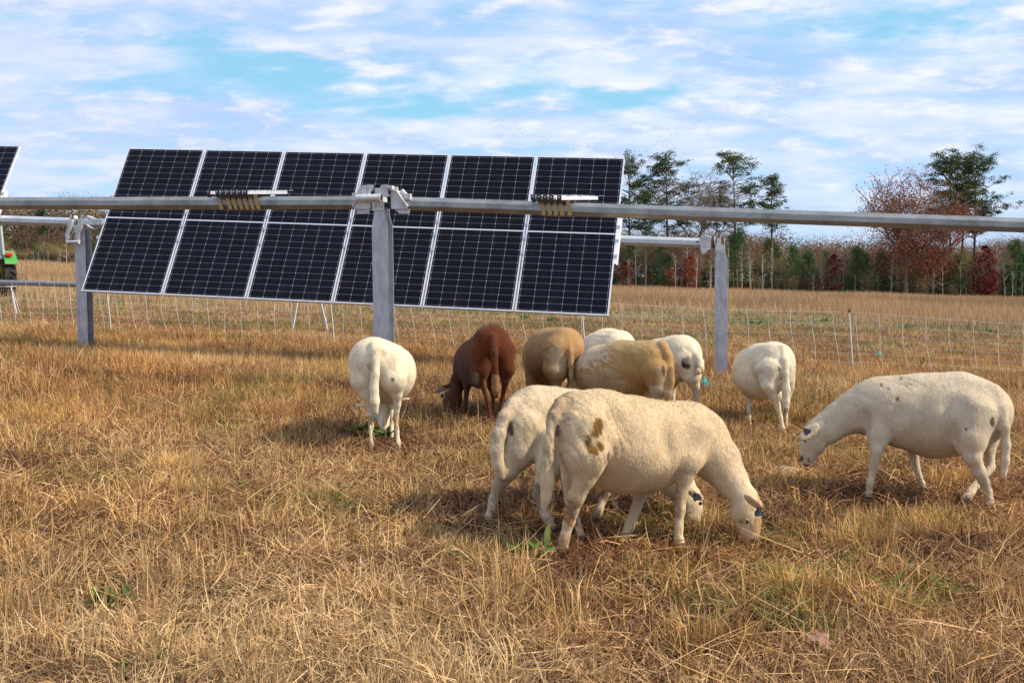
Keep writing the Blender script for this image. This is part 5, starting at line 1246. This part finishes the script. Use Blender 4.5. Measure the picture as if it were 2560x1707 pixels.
def limb_tree(r, H, depth, spread, n0, trunk_frac, rad, up_bias=.3, curl=.3):
    segs = []; tips = []
    def grow(p, d, L, rd, lev):
        k = 3; q = p
        for i in range(k):
            d = d + np.array([r.gauss(0, curl), r.gauss(0, curl), r.gauss(0, curl * .4) + up_bias * .15]) * .35; d /= np.linalg.norm(d)
            q2 = q + d * L / k; segs.append((q, rd * (1 - .25 * i / k), q2, rd * (1 - .25 * (i + 1) / k))); q = q2
            if lev > 0 and i > 0:
                nb = 1 if lev < depth else n0 // 2
                for _ in range(nb):
                    a = r.uniform(0, 6.28); sd_ = np.array([math.cos(a), math.sin(a), r.uniform(-.1, .6)]); nd = d * .55 + sd_ * spread; nd /= np.linalg.norm(nd)
                    grow(q, nd, L * r.uniform(.5, .72), rd * .5, lev - 1)
        tips.append(q)
        if lev > 0:
            for _ in range(2):
                a = r.uniform(0, 6.28); sd_ = np.array([math.cos(a), math.sin(a), r.uniform(0, .6)]); nd = d * .8 + sd_ * spread * .7; nd /= np.linalg.norm(nd)
                grow(q, nd, L * r.uniform(.55, .75), rd * .6, lev - 1)
    q = np.array([0, 0, -.3]); d = np.array([0, 0, 1.0]); k = 4; L = H * trunk_frac
    for i in range(k):
        q2 = q + np.array([r.gauss(0, .03) * L / k, r.gauss(0, .03) * L / k, L / k]); segs.append((q, rad * (1 - .35 * i / k), q2, rad * (1 - .35 * (i + 1) / k))); q = q2
    for i in range(n0):
        a = 2 * math.pi * i / n0 + r.uniform(-.4, .4); s = r.uniform(.4, 1.1) * spread; nd = np.array([math.cos(a) * s, math.sin(a) * s, 1.0]); nd /= np.linalg.norm(nd)
        grow(q - np.array([0, 0, L * .15 * r.random()]), nd, H * (1 - trunk_frac) * r.uniform(.42, .6), rad * .5, depth)
    return segs, np.array(tips)
def mk_variant(kind, seed):
    key = (kind, seed)
    if key in TREES: return TREES[key]
    r = random.Random(seed * 77 + hash(kind) % 1 + len(kind) * 13); g = np.random.default_rng(seed * 31 + len(kind))
    bark = (.17, .13, .10); leaves = None
    if kind in ('tall_pine', 'slim_pine'):
        H = 18.0; segs = []; q = np.array([0, 0, -.4]); k = 12; lean = np.array([r.gauss(0, .02), r.gauss(0, .02), 0]); pts = []
        for i in range(k):
            q2 = q + np.array([lean[0] + r.gauss(0, .008), lean[1] + r.gauss(0, .008), 1]) * (H + .2) / k; segs.append((q, .24 * (1 - .85 * i / k), q2, .24 * (1 - .85 * (i + 1) / k))); pts.append(q2); q = q2
        cen = []; slim = kind == 'slim_pine'; cb = .45 if not slim else .55
        nb = 62 if not slim else 30
        for i in range(nb):
            f = cb + (1 - cb) * (i + r.random()) / nb; z = f * H; ii = min(k - 1, int(f * k)); base = pts[ii - 1] + (pts[ii] - pts[ii - 1]) * (f * k - ii)
            prof = math.sin(min(1, (1 - f) / (1 - cb) * .8 + .25) * math.pi * .62) ; Lb = (4.3 if not slim else 1.8) * prof * r.uniform(.45, 1.15); a = r.uniform(0, 6.28); rise = r.uniform(.05, .5) if f < .85 else r.uniform(.5, 1.2)
            d = np.array([math.cos(a), math.sin(a), rise]); d /= np.linalg.norm(d); p = base; nseg = 3
            for s_ in range(nseg):
                d = d + np.array([r.gauss(0, .15), r.gauss(0, .15), r.gauss(.04, .1)]); d /= np.linalg.norm(d); p2 = p + d * Lb / nseg; segs.append((p, .06 * (1 - s_ / 3.3), p2, .06 * (1 - (s_ + 1) / 3.3)))
                if s_ > 0 or slim:
                    for _ in range(3 if not slim else 2): cen.append((p2 + np.array([r.gauss(0, .42), r.gauss(0, .42), r.gauss(.1, .2)]), r.uniform(.22, .5)))
                p = p2
        cen.append((pts[-1], .5)); P_ = []; S_ = []; C_ = []
        for c, s in cen:
            m_ = int(46 * s / .4); P_.append(c + g.normal(0, 1, (m_, 3)) * np.array([s * .7, s * .7, s * .34])); S_.append(g.uniform(.06, .13, m_))
            t_ = g.uniform(.6, 1.5, (m_, 1)); mx = g.random((m_, 1)) * .5 + (.3 if r.random() < .4 else 0); C_.append((np.array([[.036, .068, .026]]) * (1 - mx) + np.array([[.105, .12, .036]]) * mx) * t_)
        leaves = (np.concatenate(P_), np.concatenate(S_), np.concatenate(C_)); bark = (.16, .11, .085)
    elif kind == 'young_pine':
        H = 7.5; segs = []; segs.append((np.array([0, 0, -.3]), .12, np.array([r.gauss(0, .1), r.gauss(0, .1), H]), .02)); P_ = []; S_ = []; C_ = []
        for i in range(120):
            f = r.random() ** .8; z = .6 + f * (H - .5); R0 = 1.75 * (1 - f) ** .7 * r.uniform(.4, 1.1) + .1; a = r.uniform(0, 6.28); c = np.array([math.cos(a) * R0, math.sin(a) * R0, z])
            if i % 3 == 0: segs.append((np.array([0, 0, z - .4]), .025, c, .01))
            m_ = 26; P_.append(c + g.normal(0, 1, (m_, 3)) * np.array([.26, .26, .22])); S_.append(g.uniform(.06, .13, m_)); t_ = g.uniform(.6, 1.4, (m_, 1)) ; mx = g.random((m_, 1)) * .6; C_.append((np.array([[.045, .120, .045]]) * (1 - mx) + np.array([[.13, .19, .045]]) * mx) * t_)
        leaves = (np.concatenate(P_), np.concatenate(S_), np.concatenate(C_))
    elif kind == 'bare_tree':
        H = 15; segs, tips = limb_tree(r, H, 3, .75, 4, .42, .20, .5, .5); bark = (.24, .20, .17)
        P_ = []
        extra = []
        for t_ in tips[::1]:
            for _ in range(3):
                d = g.normal(0, 1, 3); d[2] = abs(d[2]); d /= np.linalg.norm(d); extra.append((t_, .018, t_ + d * r.uniform(.3, .8), .006))
        segs += extra
    elif kind == 'pale_sapling':
        H = 9; segs = []; q = np.array([0, 0, -.3]); bark = (.62, .58, .52)
        for i in range(6): q2 = q + np.array([r.gauss(0, .07), r.gauss(0, .07), (H + .3) / 6]); segs.append((q, .085 * (1 - .8 * i / 6), q2, .085 * (1 - .8 * (i + 1) / 6))); q = q2
        tips = []
        for i in range(26):
            f = r.uniform(.15, 1); a = r.uniform(0, 6.28); L = (1.1 - f * .5) * r.uniform(.6, 1.4); p = np.array([0, 0, f * H]); d = np.array([math.cos(a), math.sin(a), r.uniform(.3, 1.2)]); d /= np.linalg.norm(d); e = p + d * L; segs.append((p, .022, e, .008)); tips.append(e)
            for _ in range(3): d2 = d + g.normal(0, .5, 3); d2 /= np.linalg.norm(d2); segs.append((p + d * L * r.uniform(.3, 1), .011, e + d2 * L * .4, .004))
        tips = np.array(tips); P_ = np.repeat(tips, 5, 0) + g.normal(0, .3, (len(tips) * 5, 3)); leaves = (P_, g.uniform(.04, .09, len(P_)), np.array([[.26, .14, .06]]) * g.uniform(.6, 1.4, (len(P_), 1)))
    elif kind == 'rust_oak':
        H = 15.5; segs, tips = limb_tree(r, H, 3, .95, 5, .30, .32, .25, .5); bark = (.20, .16, .14)
        m_ = 24; P_ = np.repeat(tips, m_, 0) + g.normal(0, .40, (len(tips) * m_, 3)); kp = g.random(len(P_)) < np.clip(1.35 - P_[:, 2] / H * .75 + P_[:, 0] * .08, .2, 1); P_ = P_[kp]
        low = g.normal(0, 1, (12000, 3)) * np.array([2.9, 2.5, 2.3]) + np.array([0, 0, 7.4]); low = low[vnoise(low[:, 0] + 30, low[:, 2] + low[:, 1], .9, 5) > .42]; P_ = np.concatenate([P_, low[low[:, 2] > .5]])
        leaves = (P_, g.uniform(.08, .16, len(P_)), np.array([(.26, .075, .035), (.20, .065, .04), (.32, .13, .065)])[g.integers(0, 3, len(P_))] * g.uniform(.6, 1.4, (len(P_), 1)))
    elif kind in ('brown_tree', 'olive_tree'):
        H = 9.5; segs, tips = limb_tree(r, H, 2, .8, 4, .3, .12, .35, .5); bark = (.27, .22, .19); m_ = 56
        P_ = np.repeat(tips, m_, 0) + g.normal(0, .5, (len(tips) * m_, 3)); pal = [(.27, .14, .08), (.22, .10, .065), (.30, .19, .10)] if kind == 'brown_tree' else [(.24, .21, .07), (.32, .21, .075), (.14, .18, .06)]
        leaves = (P_, g.uniform(.045, .095, len(P_)), np.array(pal)[g.integers(0, 3, len(P_))] * g.uniform(.6, 1.4, (len(P_), 1)))
    elif kind in ('red_maple', 'orange_maple'):
        H = 5.5; segs, tips = limb_tree(r, H, 2, .35, 4, .12, .08, .9, .3); bark = (.25, .2, .18)
        zc = g.random(3600) ** .8 * H; rc = 1.25 * np.sin(np.clip(1 - zc / H, 0, 1) ** .8 * 2.4 + .15) * g.random(3600) ** .5 * (.75 + .5 * vnoise(zc * 3, zc * 0, 1, 7)); aa = g.uniform(0, 6.28, 3600); P_ = np.stack([np.cos(aa) * rc, np.sin(aa) * rc, zc], -1); kp = vnoise(P_[:, 0] * 2 + 9, P_[:, 2] * 2 + P_[:, 1], .8, seed + 3) > .44; P_ = P_[kp]; pal = [(.17, .018, .018), (.11, .014, .016), (.24, .035, .025)] if kind == 'red_maple' else [(.36, .09, .02), (.28, .05, .02), (.22, .04, .02)]
        leaves = (P_, g.uniform(.07, .14, len(P_)), np.array(pal)[g.integers(0, 3, len(P_))] * g.uniform(.6, 1.4, (len(P_), 1)))
    elif kind == 'brush':
        H = 3.2; segs = []; P_ = []
        for i in range(16):
            a = r.uniform(0, 6.28); e = np.array([math.cos(a) * r.uniform(.2, 1.2), math.sin(a) * r.uniform(.2, 1.2), r.uniform(1.6, 3.2)]); segs.append((np.array([e[0] * .3, e[1] * .3, -.1]), .03, e, .008)); P_.append(e * np.array([1, 1, 1]) * g.uniform(.3, 1.05, (55, 1)) + g.normal(0, .28, (55, 3)))
        P_ = np.concatenate(P_); P_[:, 2] = np.maximum(P_[:, 2], .1); bark = (.2, .16, .13); leaves = (P_, g.uniform(.05, .13, len(P_)), np.array([(.22, .15, .075), (.28, .17, .07), (.16, .15, .055), (.15, .09, .06)])[g.integers(0, 4, len(P_))] * g.uniform(.6, 1.4, (len(P_), 1)))
    V, Fq, C = tubes_np(segs, bark, 5 if kind not in ('bare_tree', 'pale_sapling') else 4)
    ot = np_mesh('trunk', V, [Fq], M_bark, C); oc = None
    if leaves is not None:
        V, Fq, C = leafquads(leaves[0], leaves[1], leaves[2]); oc = np_mesh('crown', V, [Fq], M_leaf, C)
    TREES[key] = dict(t=ot, c=oc, H=H, used=False); return TREES[key]
GRP = {}
def tree(kind, px, topy, d, label, group, seed=0, wide=1.0, name=None):
    v = mk_variant(kind, seed); top = P(px, topy, d); gz = float(ground(max(-160, min(160, top[0])), top[1])); s = max(.2, (top[2] - gz) / v['H'])
    nm = name or {'tall_pine': 'pine_tree', 'slim_pine': 'pine_tree', 'young_pine': 'young_pine', 'bare_tree': 'bare_tree', 'pale_sapling': 'sapling', 'rust_oak': 'oak_tree', 'brown_tree': 'brown_leafed_tree', 'olive_tree': 'olive_leafed_tree', 'red_maple': 'red_maple', 'orange_maple': 'orange_maple', 'brush': 'shrub'}[kind]
    root = empty(nm, (top[0], top[1], gz), random.uniform(0, 6.28)); root.scale = (s * wide, s * wide, s)
    tag(root, label, 'shrub' if kind == 'brush' else 'tree', group)
    for k in ('t', 'c'):
        o = v[k]
        if o is None: continue
        if v['used']:
            o = o.copy(); COL.objects.link(o)
        o.parent = root
    v['used'] = True
    return root
G1 = 'tall pines standing above the woods'; G2 = 'trees along the woodland edge'
tree('tall_pine', 1572, 411, 150, 'tall pine just right of the solar array', G1, 1, .95)
tree('tall_pine', 1672, 406, 150, 'broad tall pine second from the solar array, beside the bare tree', G1, 2, 1.2)
tree('slim_pine', 1612, 478, 146, 'smaller pine between the first two tall pines', G1, 5, 1.2)
tree('bare_tree', 1738, 428, 150, 'tall bare tree between two pines', G2, 1, 1.15)
tree('bare_tree', 1775, 470, 156, 'lower bare tree right behind the taller bare one', G2, 2, 1.0)
tree('tall_pine', 1842, 402, 150, 'tall tiered pine right of the bare tree', G1, 3, 1.1)
tree('slim_pine', 1930, 444, 150, 'slender lone pine standing right of the tiered pine', G1, 4, 1.25)
tree('tall_pine', 2380, 402, 150, 'left tree of the dense pine pair at right', G1, 2, 1.12)
tree('tall_pine', 2405, 415, 156, 'pine behind the dense pair at right', G1, 3, 1.0)
tree('tall_pine', 2440, 404, 151, 'right tree of the dense pine pair, dark and full', G1, 1, 1.08)
tree('rust_oak', 2268, 456, 144, 'big oak with rust-red leaves left of the pine pair', G2, 1, .95)
tree('rust_oak', 2335, 500, 145, 'lower rust-leafed oak touching the pine pair', G2, 2, .75)
tree('slim_pine', 104, 524, 160, 'small dark pine poking above the woods at the far left', G1, 5, 1.6)
for i, (px, ty, kd, lb) in enumerate([(1566, 655, 'red_maple', 'low wine-red maple beside the solar array'), (1681, 665, 'orange_maple', 'small orange-red maple left of the right post'), (1726, 640, 'orange_maple', 'taller russet maple beside the small orange one'), (2086, 636, 'red_maple', 'conical dark red maple among green pines'),
                                      (2462, 615, 'red_maple', 'tall crimson maple near the right edge'), (2478, 668, 'red_maple', 'lower crimson maple next to the tall one'), (2040, 690, 'red_maple', 'dull red bush left of the conical maple')]):
    tree(kd, px, ty, 145, lb, 'red maples at the woodland edge', i % 3, 1.15 if i != 0 else 1.5)
rr = random.Random(12)
def topprof(px):
    if px < 300: return 568
    if px < 1960: return 566 + 14 * math.sin(px * .05)
    if px < 2180: return 608 + 10 * math.sin(px * .06)
    if px < 2380: return 600
    return 588 + 10 * math.sin(px * .07)
PEND = []
def scat(x0, x1, stepx, dep, kinds, lo_, hi_):
    px = x0
    while px < x1:
        kd = rr.choices([k[0] for k in kinds], [k[1] for k in kinds])[0]; ty = topprof(px) + rr.uniform(lo_, hi_)
        base = {'brown_tree': ('thin brown-leafed tree standing in the back of the woods', 'brown-leafed trees in the woods'), 'olive_tree': ('olive and ochre leafed tree in the woodland edge', 'olive-leafed trees in the woods'), 'young_pine': ('bushy young green pine in the woodland edge', 'young green pines in the woods'),
                'pale_sapling': ('slender bare sapling with a pale trunk at the woodland edge', 'pale saplings at the woodland edge'), 'brush': ('low brown brush at the foot of the woods', 'brush at the foot of the woods'), 'bare_tree': ('grey bare tree in the back of the woods', 'grey bare trees in the woods')}[kd]
        if kd == 'brush': ty = 690 + rr.uniform(-18, 14) - (30 if px < 300 else 0) + (14 if px > 2200 else 0)
        PEND.append((kd, px, ty, dep + rr.uniform(-3, 3), base[1], rr.randrange(5 if kd == 'pale_sapling' else 3), rr.uniform(.85, 1.3))); px += stepx * rr.uniform(.6, 1.4)
for (xa, xb) in ((-150, 260), (1500, 2720)):
    scat(xa, xb, 34 if xa > 0 else 20, 166, [('brown_tree', 5), ('bare_tree', 1), ('olive_tree', 1)], -6, 26)
    scat(xa, xb, 28, 158, [('young_pine', 4 if xa > 0 else 2), ('brown_tree', 2), ('olive_tree', 3)], 18, 60)
    scat(xa, xb, 23, 151, [('young_pine', 4 if xa > 0 else 1), ('pale_sapling', 3), ('olive_tree', 2), ('brown_tree', 1)], 20, 75)
    scat(xa, xb, 26, 146, [('pale_sapling', 5), ('brush', 3)], 30, 90)
# extra dense greens in the right half
for i, (px, ty) in enumerate([(1985, 618), (2020, 628), (2140, 622), (2165, 640), (2205, 628), (2350, 640), (2395, 640), (2540, 600), (2558, 640), (1670, 640), (2230, 690), (2590, 610)]):
    PEND.append(('young_pine', px, ty, 148 + (i % 3), 'young green pines in the woods', i % 3, 1.3))
PLACES = [(-400, 60, 'behind the tractor'), (60, 190, 'left of the left tracker post'), (190, 400, 'behind the left tracker post'), (400, 1560, 'just behind the solar array edge'), (1560, 1700, 'under the first tall pines'), (1700, 1800, 'left of the right post'),
          (1800, 1900, 'right of the right post'), (1900, 1985, 'under the slender lone pine'), (1985, 2070, 'left of the conical red maple'), (2070, 2180, 'right of the conical red maple'), (2180, 2330, 'under the big rust oak'), (2330, 2440, 'under the dense pine pair'), (2440, 2520, 'beside the crimson maples'), (2520, 4000, 'at the right edge of the woods')]
KW = {'brown_tree': 'brown-leafed tree', 'olive_tree': 'olive-ochre tree', 'young_pine': 'bushy green pine', 'pale_sapling': 'pale bare sapling', 'brush': 'low brown brush', 'bare_tree': 'grey bare tree'}
ORD = ['first', 'second', 'third', 'fourth', 'fifth', 'sixth', 'seventh', 'eighth', 'ninth', 'tenth', 'eleventh', 'twelfth', 'thirteenth', 'fourteenth', 'fifteenth', 'sixteenth', 'seventeenth', 'eighteenth']
cntr = {}
for kd, px, ty, dep, grp, sd_, wd_ in sorted(PEND, key=lambda a: a[1]):
    row = 'front' if dep < 155 else 'back'; pl_ = [q_[2] for q_ in PLACES if q_[0] <= px < q_[1]][0]; k_ = (kd, row, pl_); cntr[k_] = cntr.get(k_, 0) + 1
    tree(kd, px, ty, dep, f'{ORD[cntr[k_] - 1]} {KW[kd]} from left, {row} row, {pl_}', grp, sd_, wd_)
tree('brush', 2113, 742, 78, 'lone brown bush in the tall grass of the far field', None, 1, .9, 'shrub')
for v in TREES.values():
    if not v['used']:
        for k in ('t', 'c'):
            if v[k] is not None: bpy.data.objects.remove(v[k])
# the deep wood behind, one mass
g = np.random.default_rng(5); n_ = 230000; x = g.uniform(-110, 110, n_); y = g.uniform(168, 186, n_); hmax = 7.9 + .8 * sst(-40, -60, x) + 2.6 * vnoise(x, y * 0, 4, 61) * vnoise(x, y * 0, 1.3, 63) * 1.6; z = g.random(n_) ** .9 * hmax
cc = np.array([(.26, .155, .095), (.16, .165, .07), (.31, .17, .10), (.12, .10, .065), (.34, .27, .19)])[g.integers(0, 5, n_)] * (1 - .25 * (rng.random((n_, 1)) < .5)) * g.uniform(.6, 1.3, (n_, 1)) * (.85 + .4 * vnoise(x, z, 2.5, 62))[:, None]
V1, F1, C1 = leafquads(np.stack([x, y, ground(x, y) + z], -1), g.uniform(.13, .27, n_) * (1 - .6 * sst(.72, 1, z / hmax)), cc)
sg = []
for i in range(420):
    xx = g.uniform(-105, 105); yy_ = g.uniform(163, 178); zz_ = float(ground(xx, yy_)); hh = g.uniform(4, 7.5); sg.append((np.array([xx, yy_, zz_ - .3]), .09, np.array([xx + g.normal(0, .3), yy_, zz_ + hh]), .03))
n3 = 70000; x3 = g.uniform(-112, -45, n3); y3 = g.uniform(160, 186, n3); z3 = g.random(n3) ** 1.5 * 8.2; c3 = np.array([(.22, .13, .08), (.13, .13, .06), (.25, .16, .09), (.10, .08, .05)])[g.integers(0, 4, n3)] * g.uniform(.6, 1.3, (n3, 1))
V3, F3, C3 = leafquads(np.stack([x3, y3, ground(x3, y3) + z3], -1), g.uniform(.12, .26, n3), c3)
n4 = 40000; x4 = g.uniform(-5, 112, n4); y4 = g.uniform(160, 170, n4); z4 = g.random(n4) ** 1.7 * 5; c4 = np.array([(.12, .08, .05), (.09, .09, .045), (.16, .10, .06)])[g.integers(0, 3, n4)] * g.uniform(.6, 1.3, (n4, 1))
V4, F4, C4 = leafquads(np.stack([x4, y4, ground(x4, y4) + z4], -1), g.uniform(.12, .26, n4), c4)
V1, F1, C1 = np.concatenate([V1, V3, V4]), np.concatenate([F1, F3 + len(V1), F4 + len(V1) + len(V3)]), np.concatenate([C1, C3, C4])
V2, F2, C2 = tubes_np(sg, (.25, .21, .18), 4)
tag(np_mesh('woodland', np.concatenate([V1, V2]), [np.concatenate([F1, F2 + len(V1)])], M_leaf, np.concatenate([C1, C2])), 'deep mixed woods behind the first row of trees', 'woods', kind='stuff')

# ------------------------------------------------------------------ far flock of birds
g = np.random.default_rng(8); path = np.array([(1235, 290), (1300, 335), (1400, 362), (1500, 380), (1590, 388), (1650, 360), (1710, 325), (1790, 285), (1880, 240), (1960, 205)]); wd = [22, 26, 22, 16, 14, 22, 18, 14, 22, 22]; cnt = [50, 70, 60, 50, 60, 90, 40, 10, 22, 10]
Vb = []; Fb = []
for i, (c, s, m_) in enumerate(zip(path, wd, cnt)):
    for _ in range(m_):
        j = min(i + 1, len(path) - 1); t_ = g.random(); px, py = c * (1 - t_) + path[j] * t_ + g.normal(0, s * .7, 2) * np.array([1, .75]); q = P(px, py, 240 + g.uniform(-15, 15)); a = g.uniform(0, 6.28); f_ = np.array([math.cos(a), math.sin(a), 0]); l = np.array([-math.sin(a), math.cos(a), 0]); u = g.uniform(-.4, .8); s_ = .11 * g.uniform(.7, 1.2); b = len(Vb)
        Vb += [q + f_ * s_ * .9, q - f_ * s_ * .9, q + l * s_ * 1.5 + np.array([0, 0, u * s_]), q - l * s_ * 1.5 + np.array([0, 0, u * s_]), q - np.array([0, 0, s_ * .35])]; Fb += [(b, b + 2, b + 1), (b, b + 1, b + 3), (b, b + 4, b + 2), (b, b + 3, b + 4), (b + 1, b + 2, b + 4), (b + 1, b + 4, b + 3)]
tag(np_mesh('bird_flock', np.array(Vb), [np.array(Fb)], mat('bird_dark', (.10, .10, .11), .7), None), 'loose flock of tiny dark birds strung across the sky', 'birds', kind='stuff')
